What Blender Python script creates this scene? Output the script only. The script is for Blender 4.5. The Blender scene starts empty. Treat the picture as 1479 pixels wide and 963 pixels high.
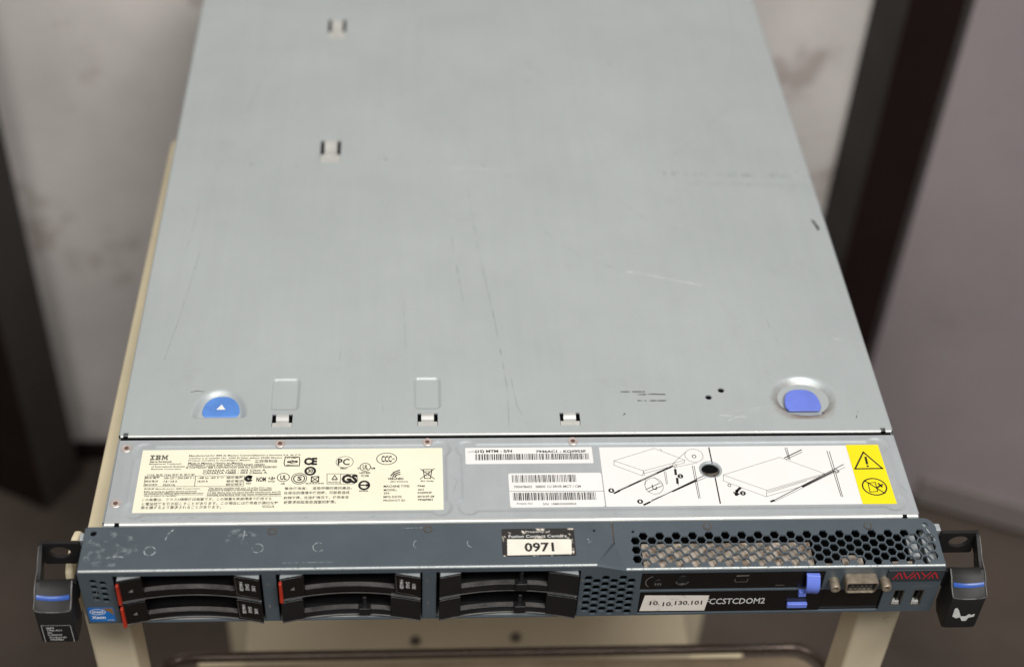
import bpy, bmesh, math, random
from mathutils import Vector, Matrix
from mathutils.geometry import delaunay_2d_cdt
random.seed(7)
S = 0.001                      # all builders work in millimetres
scn = bpy.context.scene
COL = scn.collection

# ------------------------------------------------------------------ camera
cam = bpy.data.cameras.new('camera'); cam_o = bpy.data.objects.new('camera', cam); COL.objects.link(cam_o)
CR = Vector((0.99779278, -0.05036418, 0.04327843)); CU = Vector((0.00255113, 0.68033067, 0.73290086)); CF = Vector((0.0663556, 0.73117278, -0.67895751))
M = Matrix((CR, CU, -CF)).transposed().to_4x4(); M.translation = Vector((-54.403, -472.107, 598.626)) * S
cam_o.matrix_world = M
cam.sensor_width = 36.0; cam.sensor_fit = 'HORIZONTAL'; cam.lens = 36.0 * 2155.3 / 1479.0
cam.clip_start = 0.02; cam.clip_end = 50.0
cam.dof.use_dof = True; cam.dof.focus_distance = 0.80; cam.dof.aperture_fstop = 4.3
scn.camera = cam_o

# ------------------------------------------------------------------ light
w = bpy.data.worlds.new('World'); scn.world = w; w.use_nodes = True
bg = w.node_tree.nodes['Background']; bg.inputs[0].default_value = (1.0, 0.985, 0.97, 1); bg.inputs[1].default_value = 0.16
def area(name, loc, target, size, size_y, power, col):
    l = bpy.data.lights.new(name, 'AREA'); l.shape = 'RECTANGLE'; l.size = size; l.size_y = size_y; l.energy = power; l.color = col
    o = bpy.data.objects.new(name, l); COL.objects.link(o); o.location = loc
    o.rotation_euler = (Vector(target) - Vector(loc)).to_track_quat('-Z', 'Y').to_euler()
    return o
area('ceiling_light_main', (0.62, -1.0, 2.0), (0, 0.2, 0), 0.9, 0.45, 50, (1.0, 0.985, 0.965))
area('fill_light_left', (-0.75, -1.35, 2.1), (0, 0.2, 0), 0.9, 0.45, 26, (1.0, 0.985, 0.965))  # added fill lamp that lifts the left side
vs = scn.view_settings; vs.view_transform = 'Standard'; vs.look = 'None'; vs.exposure = 0.0; vs.gamma = 1.0; vs.use_curve_mapping = False

# ------------------------------------------------------------------ materials
def lin(c):
    c = c / 255.0
    return c / 12.92 if c <= 0.04045 else ((c + 0.055) / 1.055) ** 2.4
def rgb(r, g, b): return (lin(r), lin(g), lin(b), 1)
def mat(name, col, rough=0.5, metal=0.0, var=0.12, scale=40.0, bump=0.0, bscale=400.0, col2=None, spots=None, spec=0.5, rvar=0.1, coat=0.0, aniso=None, streak=0.0, wave=0.0):
    """Principled material: base colour broken up by two noises, optional sparse marks, rough variation, fine bump."""
    m = bpy.data.materials.new(name); m.use_nodes = True; nt = m.node_tree; N = nt.nodes; L = nt.links
    b = N['Principled BSDF']; b.inputs['Roughness'].default_value = rough; b.inputs['Metallic'].default_value = metal
    b.inputs['Specular IOR Level'].default_value = spec
    if coat: b.inputs['Coat Weight'].default_value = coat; b.inputs['Coat Roughness'].default_value = 0.15
    tc = N.new('ShaderNodeTexCoord'); mp = N.new('ShaderNodeMapping'); L.new(tc.outputs['Object'], mp.inputs['Vector'])
    if aniso: mp.inputs['Scale'].default_value = aniso
    n1 = N.new('ShaderNodeTexNoise'); n1.inputs['Scale'].default_value = scale; n1.inputs['Detail'].default_value = 6; n1.inputs['Roughness'].default_value = 0.6
    L.new(mp.outputs[0], n1.inputs['Vector'])
    mx = N.new('ShaderNodeMix'); mx.data_type = 'RGBA'
    c2 = col2 if col2 else tuple(c * (1 - var * 2) for c in col[:3]) + (1,)
    c1 = col if col2 else tuple(min(1, c * (1 + var * .6)) for c in col[:3]) + (1,)
    mx.inputs[6].default_value = c1; mx.inputs[7].default_value = c2
    rp = N.new('ShaderNodeMapRange'); rp.inputs[1].default_value = 0.3; rp.inputs[2].default_value = 0.75
    L.new(n1.outputs['Fac'], rp.inputs[0]); L.new(rp.outputs[0], mx.inputs[0])
    outc = mx.outputs[2]
    if spots:                                        # (colour, scale, threshold, strength)
        n2 = N.new('ShaderNodeTexNoise'); n2.inputs['Scale'].default_value = spots[1]; n2.inputs['Detail'].default_value = 8; n2.inputs['Roughness'].default_value = 0.7
        L.new(mp.outputs[0], n2.inputs['Vector'])
        r2 = N.new('ShaderNodeMapRange'); r2.inputs[1].default_value = spots[2]; r2.inputs[2].default_value = spots[2] + 0.07; r2.inputs[4].default_value = spots[3]
        L.new(n2.outputs['Fac'], r2.inputs[0])
        m2 = N.new('ShaderNodeMix'); m2.data_type = 'RGBA'; m2.inputs[7].default_value = spots[0]
        L.new(r2.outputs[0], m2.inputs[0]); L.new(outc, m2.inputs[6]); outc = m2.outputs[2]
    if streak:                                       # fine rubbing marks along the length of the sheet
        m4 = N.new('ShaderNodeMapping'); m4.inputs['Scale'].default_value = (150, 9, 5); L.new(tc.outputs['Object'], m4.inputs['Vector'])
        n4 = N.new('ShaderNodeTexNoise'); n4.inputs['Scale'].default_value = 1.0; n4.inputs['Detail'].default_value = 5; n4.inputs['Roughness'].default_value = 0.65; L.new(m4.outputs[0], n4.inputs['Vector'])
        m5 = N.new('ShaderNodeMapping'); m5.inputs['Scale'].default_value = (7, 11, 7); m5.inputs['Rotation'].default_value = (0, 0, .5); L.new(tc.outputs['Object'], m5.inputs['Vector'])
        n5 = N.new('ShaderNodeTexNoise'); n5.inputs['Scale'].default_value = 1.0; n5.inputs['Detail'].default_value = 9; n5.inputs['Roughness'].default_value = 0.72; L.new(m5.outputs[0], n5.inputs['Vector'])
        su = N.new('ShaderNodeMath'); su.operation = 'ADD'; L.new(n4.outputs['Fac'], su.inputs[0]); L.new(n5.outputs['Fac'], su.inputs[1])
        r4 = N.new('ShaderNodeMapRange'); r4.inputs[1].default_value = .7; r4.inputs[2].default_value = 1.3; r4.inputs[3].default_value = 1 - streak; r4.inputs[4].default_value = 1 + streak * .6
        L.new(su.outputs[0], r4.inputs[0])
        hs = N.new('ShaderNodeVectorMath'); hs.operation = 'SCALE'; L.new(outc, hs.inputs[0]); L.new(r4.outputs[0], hs.inputs['Scale']); outc = hs.outputs[0]
    L.new(outc, b.inputs['Base Color'])
    rr = N.new('ShaderNodeMapRange'); rr.inputs[3].default_value = max(.03, rough - rvar); rr.inputs[4].default_value = min(1, rough + rvar)
    L.new(n1.outputs['Fac'], rr.inputs[0]); L.new(rr.outputs[0], b.inputs['Roughness'])
    if bump:
        n3 = N.new('ShaderNodeTexNoise'); n3.inputs['Scale'].default_value = bscale; n3.inputs['Detail'].default_value = 4
        L.new(mp.outputs[0], n3.inputs['Vector'])
        bp = N.new('ShaderNodeBump'); bp.inputs['Strength'].default_value = bump; bp.inputs['Distance'].default_value = 0.0004
        L.new(n3.outputs['Fac'], bp.inputs['Height']); L.new(bp.outputs[0], b.inputs['Normal'])
    if wave:                                         # slow unevenness of the rolled sheet
        n6 = N.new('ShaderNodeTexNoise'); n6.inputs['Scale'].default_value = 9; n6.inputs['Detail'].default_value = 2; L.new(tc.outputs['Object'], n6.inputs['Vector'])
        b6 = N.new('ShaderNodeBump'); b6.inputs['Strength'].default_value = wave; b6.inputs['Distance'].default_value = 0.006
        L.new(n6.outputs['Fac'], b6.inputs['Height'])
        prev = b.inputs['Normal'].links
        if prev: L.new(prev[0].from_socket, b6.inputs['Normal'])
        L.new(b6.outputs[0], b.inputs['Normal'])
    return m
def film(name, col, alpha, scale=900.0, lo=0.35, hi=0.65):
    """thin worn mark lying on a surface: broken up by noise so that the metal shows through"""
    m = bpy.data.materials.new(name); m.use_nodes = True; nt = m.node_tree; N = nt.nodes; L = nt.links
    b = N['Principled BSDF']; b.inputs['Base Color'].default_value = col; b.inputs['Roughness'].default_value = 0.6
    tc = N.new('ShaderNodeTexCoord'); n = N.new('ShaderNodeTexNoise'); n.inputs['Scale'].default_value = scale; n.inputs['Detail'].default_value = 3
    L.new(tc.outputs['Object'], n.inputs['Vector'])
    r = N.new('ShaderNodeMapRange'); r.inputs[1].default_value = lo; r.inputs[2].default_value = hi; r.inputs[4].default_value = alpha
    L.new(n.outputs['Fac'], r.inputs[0]); L.new(r.outputs[0], b.inputs['Alpha'])
    return m
ZINC = mat('galvanised_steel', rgb(183, 190, 190), .44, .36, .05, 9, .12, 900, spots=(rgb(170, 175, 173), 24, .6, .4), streak=.035, wave=.35)
ZINC2 = mat('galvanised_steel_deck', rgb(182, 188, 190), .44, .4, .06, 22, .12, 900, spots=(rgb(130, 135, 136), 60, .66, .5), streak=.06, wave=.2)
EDGE = mat('bright_steel_and_edge_highlight', rgb(210, 211, 206), .36, .5, .1, 120, 0)  # bright steel parts; on lid and deck rolls it paints the edge highlight
SLATE = mat('slate_blue_paint', rgb(80, 90, 97), .42, .2, .08, 30, .25, 1500, spots=(rgb(112, 122, 126), 45, .67, .55))
SLATE_F = SLATE
WORN_LIT = mat('worn_lit_paint_edge', rgb(98, 108, 112), .4, .4, .1, 200, .2, 1500, spots=(rgb(190, 194, 192), 420, .36, .75))  # paler edge: worn paint plus a highlight put into the colour
BLACK = mat('black_plastic', rgb(24, 23, 24), .36, 0, .2, 60, .15, 2500)
GLOSS = mat('glossy_black_plastic', rgb(16, 14, 14), .22, 0, .2, 60, 0, spec=.5)
HLIP = mat('handle_lip_sheen', rgb(100, 97, 95), .22, .3, .3, 90, .1, 1500)  # lighter grey paints the sheen along the black handles
PLATE = mat('dark_nameplate', rgb(50, 54, 58), .45, .1, .1, 60)
LIP = mat('satin_grey_lip', rgb(128, 124, 120), .25, .3, .2, 60, .1, 1500)
DARK = mat('dark_interior', rgb(12, 12, 13), .9, 0, .2, 60, spec=.08)
RUBBER = mat('black_latch_plastic', rgb(25, 24, 24), .55, 0, .15, 50, .2, 1800, spec=.35, spots=(rgb(70, 68, 66), 160, .68, .5))
RED = mat('red_orange_tab', rgb(172, 48, 28), .45, 0, .15, 90)
BLUE = mat('touch_point_blue', rgb(86, 136, 210), .45, 0, .1, 90, .25, 1500, spots=(rgb(62, 98, 158), 180, .62, .5))
BLUE2 = mat('violet_blue_plastic', rgb(106, 126, 216), .42, 0, .1, 90, .25, 1500, spots=(rgb(90, 80, 100), 120, .7, .4))
STRIPE = mat('deep_blue_stripe', rgb(42, 80, 158), .35, 0, .08, 60)
ARROWG = mat('pale_grey_mark', rgb(120, 116, 112), .5, 0, .1, 100)
CREAM = mat('cream_label_paper', rgb(236, 231, 207), .5, 0, .03, 30, spots=(rgb(206, 194, 150), 60, .68, .5))
WHITE = mat('white_label_paper', rgb(230, 228, 225), .45, 0, .02, 30)
YELLOW = mat('yellow_label_paper', rgb(238, 220, 8), .45, 0, .03, 30)
INK = mat('black_ink', rgb(20, 19, 18), .6, 0, .2, 200)
INKG = mat('grey_ink', rgb(112, 106, 102), .6, 0, .2, 200)
INKW = mat('white_ink', rgb(205, 205, 200), .6, 0, .1, 200)
INKR = mat('red_ink', rgb(200, 26, 40), .5, 0, .1, 200)
STK_BLK = mat('worn_black_sticker', rgb(38, 36, 35), .5, 0, .2, 80, spots=(rgb(222, 212, 196), 130, .55, .95))
STK_WHT = mat('worn_white_sticker', rgb(232, 226, 212), .5, 0, .08, 60, spots=(rgb(90, 85, 80), 170, .66, .7))
TAPE = mat('printed_tape', rgb(226, 218, 208), .5, 0, .05, 60, spots=(rgb(176, 165, 156), 48, .60, .8))
SCREW = mat('dark_screw_steel', rgb(120, 112, 104), .4, .7, .3, 300)
RIVET = mat('rivet_nickel', rgb(208, 196, 190), .38, .5, .15, 300)
RIVET_C = mat('rivet_socket', rgb(120, 92, 82), .5, .4, .2, 300)
BRASS = mat('tarnished_nickel_gold', rgb(176, 162, 142), .4, .7, .25, 260, .15, 2000)
TAN = mat('tan_interior_board', rgb(172, 160, 146), .6, 0, .35, 130, spots=(rgb(96, 74, 54), 170, .52, .75))
CART = mat('cream_cart_enamel', rgb(226, 212, 178), .5, 0, .07, 14, .1, 600, spots=(rgb(110, 92, 66), 110, .66, .8))
CARTL = mat('beige_shelf_shaded_leg_enamel', rgb(206, 192, 164), .55, 0, .06, 8, spots=(rgb(130, 112, 90), 30, .66, .5))  # shelf colour; on the legs its darker tone paints in shade
RIM = mat('brown_black_rim', rgb(88, 76, 68), .26, .6, .2, 40)
TRAYF = mat('brown_tray_floor', rgb(152, 134, 112), .5, .1, .2, 20)
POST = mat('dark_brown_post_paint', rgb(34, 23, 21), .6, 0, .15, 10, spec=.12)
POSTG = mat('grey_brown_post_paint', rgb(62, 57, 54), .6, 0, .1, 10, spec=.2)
WALL = mat('off_white_wall_paint', rgb(219, 213, 208), .8, 0, .12, 5, spots=(rgb(146, 128, 120), 7, .55, .5))
DOOR = mat('mauve_grey_door_paint', rgb(160, 149, 151), .6, 0, .1, 4, spots=(rgb(120, 111, 111), 7, .58, .5))
SKIRT = mat('grey_skirting_metal', rgb(142, 134, 130), .5, .1, .08, 6)
FLOOR = mat('brown_concrete_floor', rgb(84, 73, 64), .75, 0, .22, 5, .3, 60, spots=(rgb(108, 97, 86), 9, .62, .5))

def inside(x, y, poly):
    r = False; n = len(poly)
    for i in range(n):
        x0, y0 = poly[i]; x1, y1 = poly[i - 1]
        if (y0 > y) != (y1 > y) and x < (x1 - x0) * (y - y0) / (y1 - y0) + x0: r = not r
    return r
# ------------------------------------------------------------------ mesh helpers (millimetres)
class MB:
    def __init__(s): s.v = []; s.f = []; s.m = []; s.flat = set()
    def face(s, idx, m=0): s.f.append(tuple(idx)); s.m.append(m)
    def quadstrip(s, A, B, m=0, close=False):
        a = len(s.v); n = len(A); s.v += [tuple(p) for p in A] + [tuple(p) for p in B]
        for i in range(n if close else n - 1):
            j = (i + 1) % n; s.face((a + i, a + j, a + n + j, a + n + i), m)
    def box(s, x0, x1, y0, y1, z0, z1, m=0):
        a = len(s.v)
        s.v += [(x0, y0, z0), (x1, y0, z0), (x1, y1, z0), (x0, y1, z0), (x0, y0, z1), (x1, y0, z1), (x1, y1, z1), (x0, y1, z1)]
        for q in ((0, 3, 2, 1), (4, 5, 6, 7), (0, 1, 5, 4), (1, 2, 6, 5), (2, 3, 7, 6), (3, 0, 4, 7)): s.face([a + i for i in q], m)
    def prism(s, poly, f0, f1, m=0):
        """poly of 2-D points, f0/f1 map a 2-D point to the two 3-D end caps"""
        a = len(s.v); n = len(poly); s.v += [tuple(f0(*p)) for p in poly] + [tuple(f1(*p)) for p in poly]
        s.face([a + i for i in range(n)][::-1], m); s.face([a + n + i for i in range(n)], m)
        for i in range(n):
            j = (i + 1) % n; s.face((a + i, a + j, a + n + j, a + n + i), m)
    def plate(s, outer, holes, top, bottom=None, m=0, mw=None):
        """sheet with holes: constrained triangulation, both faces and every rim"""
        pts = []; edges = []; loops = [outer] + list(holes)
        for lp in loops:
            a = len(pts); n = len(lp); pts += [Vector(p) for p in lp]; edges += [(a + i, a + (i + 1) % n) for i in range(n)]
        r = delaunay_2d_cdt(pts, edges, [], 1, 1e-5)
        V = r[0]; F = []
        bbs = [(min(p[0] for p in h), max(p[0] for p in h), min(p[1] for p in h), max(p[1] for p in h), h) for h in holes]
        for f in r[2]:
            c = (V[f[0]] + V[f[1]] + V[f[2]]) / 3
            if not any(x0 < c.x < x1 and y0 < c.y < y1 and inside(c.x, c.y, h) for x0, x1, y0, y1, h in bbs): F.append(f)
        k0 = len(s.f)
        a = len(s.v); s.v += [tuple(top(p.x, p.y)) for p in V]
        for f in F: s.face([a + i for i in f], m)
        if bottom:
            a = len(s.v); s.v += [tuple(bottom(p.x, p.y)) for p in V]
            for f in F: s.face([a + i for i in f][::-1], m)
            s.flat.update(range(k0, len(s.f)))
            for lp in loops: s.quadstrip([top(*p) for p in lp], [bottom(*p) for p in lp], m if mw is None else mw, True)
    def grid(s, x0, x1, y0, y1, step, h, m=0, skip=None, stepy=None):
        nx = max(1, round((x1 - x0) / step)); ny = max(1, round((y1 - y0) / (stepy or step))); a = len(s.v)
        for j in range(ny + 1):
            for i in range(nx + 1):
                x = x0 + (x1 - x0) * i / nx; y = y0 + (y1 - y0) * j / ny; s.v.append((x, y, h(x, y)))
        for j in range(ny):
            for i in range(nx):
                if skip and skip(x0 + (x1 - x0) * (i + .5) / nx, y0 + (y1 - y0) * (j + .5) / ny): continue
                b = a + j * (nx + 1) + i; s.face((b, b + 1, b + nx + 2, b + nx + 1), m)
    def lathe(s, prof, c, axis='z', n=24, m=0, cap=True):
        """prof: (radius, height) pairs turned about an axis through c"""
        a = len(s.v); cx, cy, cz = c
        for r, h in prof:
            for k in range(n):
                t = 2 * math.pi * k / n; u, v = r * math.cos(t), r * math.sin(t)
                s.v.append((cx + u, cy + v, cz + h) if axis == 'z' else (cx + u, cy - h, cz + v))
        for i in range(len(prof) - 1):
            for k in range(n):
                j = (k + 1) % n; s.face((a + i * n + k, a + i * n + j, a + (i + 1) * n + j, a + (i + 1) * n + k), m)
        if cap: s.face([a + (len(prof) - 1) * n + k for k in range(n)], m)
    def tube(s, path, r, n=10, m=0):
        P = [Vector(p) for p in path]; rings = []
        up = Vector((0, 0, 1))
        for i, p in enumerate(P):
            t = (P[min(i + 1, len(P) - 1)] - P[max(i - 1, 0)]).normalized()
            a = t.cross(up);
            if a.length < 1e-3: a = t.cross(Vector((1, 0, 0)))
            a.normalize(); b = t.cross(a)
            rings.append([p + r * (math.cos(2 * math.pi * k / n) * a + math.sin(2 * math.pi * k / n) * b) for k in range(n)])
        for A, B in zip(rings, rings[1:]): s.quadstrip(A, B, m, True)
    def line(s, pts, wd, pl, m=0):
        """flat ink stroke of width wd along 2-D points; pl maps 2-D to 3-D"""
        for (x0, y0), (x1, y1) in zip(pts, pts[1:]):
            d = math.hypot(x1 - x0, y1 - y0)
            if d < 1e-6: continue
            ux, uy = (x1 - x0) / d * wd / 2, (y1 - y0) / d * wd / 2
            a = len(s.v)
            s.v += [tuple(pl(*q)) for q in ((x0 - ux + uy, y0 - uy - ux), (x1 + ux + uy, y1 + uy - ux), (x1 + ux - uy, y1 + uy + ux), (x0 - ux - uy, y0 - uy + ux))]
            s.face((a, a + 1, a + 2, a + 3), m)
    def ring(s, cx, cy, rx, ry, wd, pl, m=0, n=28, a0=0, a1=360):
        A = []; B = []
        for k in range(n + 1):
            t = math.radians(a0 + (a1 - a0) * k / n); c, q = math.cos(t), math.sin(t)
            A.append(pl(cx + (rx + wd / 2) * c, cy + (ry + wd / 2) * q)); B.append(pl(cx + (rx - wd / 2) * c, cy + (ry - wd / 2) * q))
        s.quadstrip(A, B, m)
    def disc(s, cx, cy, rx, ry, pl, m=0, n=18):
        a = len(s.v); s.v += [tuple(pl(cx + rx * math.cos(2 * math.pi * k / n), cy + ry * math.sin(2 * math.pi * k / n))) for k in range(n)]
        s.face(range(a, a + n), m)
    def text(s, t, x0, x1, y, h, pl, m=0, bold=0.0, rot=0):
        V, F = text_mesh(t, bold); 
        if not V: return
        xs = [p[0] for p in V]; ys = [p[1] for p in V]; bx0, bx1 = min(xs), max(xs); by0, by1 = min(ys), max(ys)
        a = len(s.v); sx = (x1 - x0) / max(1e-6, bx1 - bx0); sy = h / max(1e-6, by1 - by0)
        for px, py in V:
            X = x0 + (px - bx0) * sx; Y = y + (py - by0) * sy
            s.v.append(tuple(pl(X, Y)))
        for f in F: s.face([a + i for i in f], m)
    def build(s, name, mats, parent=None, smooth=None, bevel=0, seg=2, flip=False):
        me = bpy.data.meshes.new(name); me.from_pydata([(x * S, y * S, z * S) for x, y, z in s.v], [], s.f)
        mats = mats if isinstance(mats, (list, tuple)) else [mats]
        for q in mats: me.materials.append(q)
        me.polygons.foreach_set('material_index', s.m)
        if smooth is not None or bevel: me.polygons.foreach_set('use_smooth', [i not in s.flat for i in range(len(s.f))])
        me.update()
        bm = bmesh.new(); bm.from_mesh(me); bmesh.ops.remove_doubles(bm, verts=bm.verts, dist=1e-7)
        if flip is not None: bmesh.ops.recalc_face_normals(bm, faces=bm.faces)
        bm.to_mesh(me); bm.free()
        o = bpy.data.objects.new(name, me); COL.objects.link(o)
        if smooth is not None:
            try: me.set_sharp_from_angle(angle=math.radians(smooth))
            except Exception: pass
        if bevel:
            b = o.modifiers.new('bevel', 'BEVEL'); b.width = bevel * S; b.segments = seg; b.limit_method = 'ANGLE'; b.angle_limit = math.radians(40); b.use_clamp_overlap = True
            b.harden_normals = True
        if parent: adopt(o, parent)
        return o
def adopt(o, parent):
    o.parent = parent
    p = parent; L = Vector((0, 0, 0)); R = Matrix.Identity(4)
    o.matrix_parent_inverse = WORLD[parent.name].inverted() if parent.name in WORLD else Matrix.Identity(4)
    WORLD[o.name] = Matrix.Identity(4)
WORLD = {}
def thing(name, label, cat, loc, group=None):
    o = bpy.data.objects.new(name, None); COL.objects.link(o); o.location = Vector(loc) * S; o.empty_display_size = 0.05
    o['label'] = label; o['category'] = cat
    if group: o['group'] = group
    WORLD[o.name] = Matrix.Translation(Vector(loc) * S)
    return o
def structure(o): o['kind'] = 'structure'; return o
_tc = {}
def text_mesh(t, bold=0.0):
    k = (t, bold)
    if k in _tc: return _tc[k]
    c = bpy.data.curves.new('t', 'FONT'); c.body = t; c.size = 1.0; c.resolution_u = 2; c.offset = bold; c.fill_mode = 'FRONT'
    o = bpy.data.objects.new('t', c); COL.objects.link(o)
    dg = bpy.context.evaluated_depsgraph_get(); ev = o.evaluated_get(dg); me = ev.to_mesh()
    V = [(v.co.x, v.co.y) for v in me.vertices]; F = [tuple(p.vertices) for p in me.polygons]
    ev.to_mesh_clear(); bpy.data.objects.remove(o); bpy.data.curves.remove(c)
    _tc[k] = (V, F); return V, F
def hexagon(cx, cy, r, sx=1.0, sy=1.0): return [(cx + r * sx * math.cos(math.radians(60 * k)), cy + r * sy * math.sin(math.radians(60 * k))) for k in range(6)]
def rrect(x0, x1, y0, y1, r, n=5):
    o = []
    for cx, cy, a in ((x1 - r, y1 - r, 0), (x0 + r, y1 - r, 90), (x0 + r, y0 + r, 180), (x1 - r, y0 + r, 270)):
        for k in range(n + 1):
            t = math.radians(a + 90 * k / n); o.append((cx + r * math.cos(t), cy + r * math.sin(t)))
    return o
def circ(cx, cy, r, n=20, ry=None): return [(cx + r * math.cos(2 * math.pi * k / n), cy + (ry or r) * math.sin(2 * math.pi * k / n)) for k in range(n)]
def sstep(t): t = max(0.0, min(1.0, t)); return t * t * (3 - 2 * t)
TXT_REG = [('Marca Registrada*', -194.5, -183.0, 72.5, 1.5), ('®Registered Trademark', -194.9, -177.6, 71.0, 1.3), ('of International Business', -193.4, -175.7, 69.3, 1.1), ('Machines Corporation', -193.3, -177.5, 67.4, 1.2), ('Manufactured for IBM de Mexico Comercializacion y Servicios S.A. de C.V.', -174.3, -114.6, 76.6, 1.5), ('Camino a el Castillo No. 2200 El Salto, Jalisco 45680 Mexico', -174.1, -124.6, 74.8, 1.4), ('Product Certified in Guadalajara, Mexico', -174.3, -141.4, 73.2, 1.3), ('Made in Mexico / Hecho en Mexico', -174.2, -145.5, 71.4, 1.4), ('墨西哥制造*', -139.0, -127.0, 72.1, 2.2), ('COPYRIGHT CODE AND PARTS CONTAINED HEREIN', -174.4, -133.7, 69.7, 1.6), ('© COPYRIGHT IBM CORPORATION 2008 ALL RIGHTS RESERVED', -175.1, -127.0, 68.2, 1.5), ('CANADA ICES - 003 Class A', -165.8, -132.8, 66.0, 1.5), ('CANADA NMB - 003 Classe A', -165.9, -131.9, 64.2, 1.6), ('TYPE 型号 7946 機種名 型番號*', -195.0, -170.0, 63.3, 1.4), ('額定電壓*', -195.6, -188.0, 61.2, 1.6), ('100-127 / 200-240 V ~', -185.8, -169.7, 61.0, 1.5), ('-48 to -60 V ⎓', -167.8, -154.5, 60.9, 1.5), ('額定電壓*', -153.1, -144.4, 60.8, 1.7), ('額定電流*', -195.4, -188.6, 58.8, 1.5), ('7.8 / 3.8 A', -185.8, -178.5, 58.6, 1.5), ('18.24 A', -167.9, -162.5, 58.5, 1.4), ('額定電流*', -152.9, -144.2, 58.3, 1.7), ('額定頻率*', -195.3, -188.6, 56.4, 1.4), ('50/60 Hz', -185.8, -179.3, 56.2, 1.4), ('額定頻率*', -153.0, -144.3, 56.0, 1.7), ('制造商 Manufacturer: IBM Corporation*', -195.2, -166.0, 53.4, 1.5), ('Refer servicing to qualified service personnel', -195.0, -167.9, 51.6, 1.3), ('See publications for additional safety information and notices', -194.8, -164.1, 50.1, 1.4), ('This product is certified', -194.8, -177.9, 48.6, 1.2), ('This device complies with part 15 of the FCC rules.', -161.7, -128.6, 53.4, 1.5), ('Operation is subject to the following two conditions:', -161.9, -128.5, 51.9, 1.5), ('(1) this device may not cause harmful interference, and (2)', -162.0, -123.9, 50.4, 1.5), ('including interference that may cause undesired operation.', -162.1, -123.5, 48.8, 1.5), ('この装置は、クラスA情報技術装置です。この装置を家庭環境で使用する', -195.4, -128.4, 45.8, 2.0), ('と電波妨害を引き起こすことがあります。この場合には使用者が適切な対', -195.0, -124.8, 42.8, 2.2), ('策を講ずるよう要求されることがあります。', -195.2, -154.0, 40.3, 2.2), ('VCCI-A', -133.0, -126.6, 40.5, 1.8), ('N27*', -142.4, -139.7, 56.8, 1.3), ('NOM*', -137.3, -132.3, 58.5, 3.4), ('+-B+*', -131.1, -127.4, 59.6, 2.5), ('NYCE*', -131.0, -127.5, 58.1, 1.1), ('UL*', -124.8, -121.4, 59.7, 3.3), ('AR*', -124.4, -121.9, 56.5, 1.1), ('CE#', -112.9, -105.8, 70.0, 5.5), ('30*', -110.5, -107.7, 64.6, 2.7), ('AT CERT*', -122.4, -116.3, 74.8, 1.0), ('MEXICO*', -122.1, -115.9, 69.4, 1.2), ('P*', -94.8, -92.2, 69.9, 4.6), ('C', -92.1, -88.5, 69.8, 4.7), ('ME61*', -93.2, -89.7, 66.9, 1.3), ('UL*', -81.4, -78.5, 66.6, 3.3), ('c*', -84.1, -83.1, 66.8, 1.4), ('us*', -76.8, -74.6, 66.7, 1.4), ('LISTED*', -82.9, -77.2, 63.5, 1.4), ('ITE 3X88', -82.1, -78.0, 61.3, 1.5), ('CCC*', -71.5, -65.9, 71.7, 4.7), ('S&E', -65.9, -64.2, 73.6, 1.0), ('S*', -115.8, -113.3, 59.0, 3.2), ('GS#', -92.4, -83.7, 56.8, 6.4), ('TUV', -97.4, -94.6, 58.6, 1.0), ('Rheinland', -99.2, -93.0, 57.2, 1.0), ('電磁相容檢驗*', -111.3, -101.6, 56.5, 1.0), ('R33026*', -82.8, -78.2, 50.9, 1.1), ('VERUNEN*', -68.0, -59.6, 59.0, 1.6), ('(EN 55022A)', -66.4, -57.1, 57.0, 1.2), ('EU Only*', -50.3, -43.4, 57.2, 1.3), ('MACHINE TYPE:', -70.0, -56.2, 53.7, 1.6), ('MODEL:', -69.9, -63.0, 51.2, 1.5), ('S/N:', -69.9, -66.8, 49.0, 1.4), ('MFG DATE:', -70.0, -60.3, 46.4, 1.5), ('PRODUCT ID:', -70.0, -58.5, 44.0, 1.4), ('7946*', -52.2, -48.1, 53.8, 1.4), ('AC1*', -52.0, -48.8, 51.3, 1.4), ('KQ0953F*', -52.0, -44.5, 49.0, 1.5), ('2010-07-28*', -52.2, -43.3, 46.5, 1.4), ('7946PBH*', -52.0, -44.2, 44.2, 1.5), ('警告使用者：  這是甲類的資訊產品，', -122.0, -86.7, 52.6, 2.0), ('在居住的環境中使用時，可能會造成', -122.2, -87.9, 49.4, 2.2), ('射頻干擾，在這種情況下，使用者會', -122.2, -88.1, 46.2, 2.0), ('被要求採取某些適當的對策。', -122.0, -94.7, 43.0, 2.2)]
IBM = (-194.8, -184.5, 74.6, 78.1)
TXT_SER = [('(1S) MTM - S/N*', -20.7, -0.6, 77.5, 2.6), ('7946AC1 - KQ0953F*', 12.4, 39.8, 77.3, 2.3)]
TXT_BAR = [('700478603   S8800 1U SRVR MCT / CM', -0.9, 34.9, 52.4, 1.8), ('Avaya Inc', -0.2, 8.4, 40.7, 1.6), ('S/N  10MN35500003', 13.8, 31.5, 40.4, 1.5)]
BC = [(-20.8, 41.6, 72.6, 77.0), (-1.6, 33.6, 56.4, 61.6), (-1.7, 43.0, 43.8, 49.1)]
BCLINE = [(-3.4, 50.2), (46.8, 49.7)]
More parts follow.
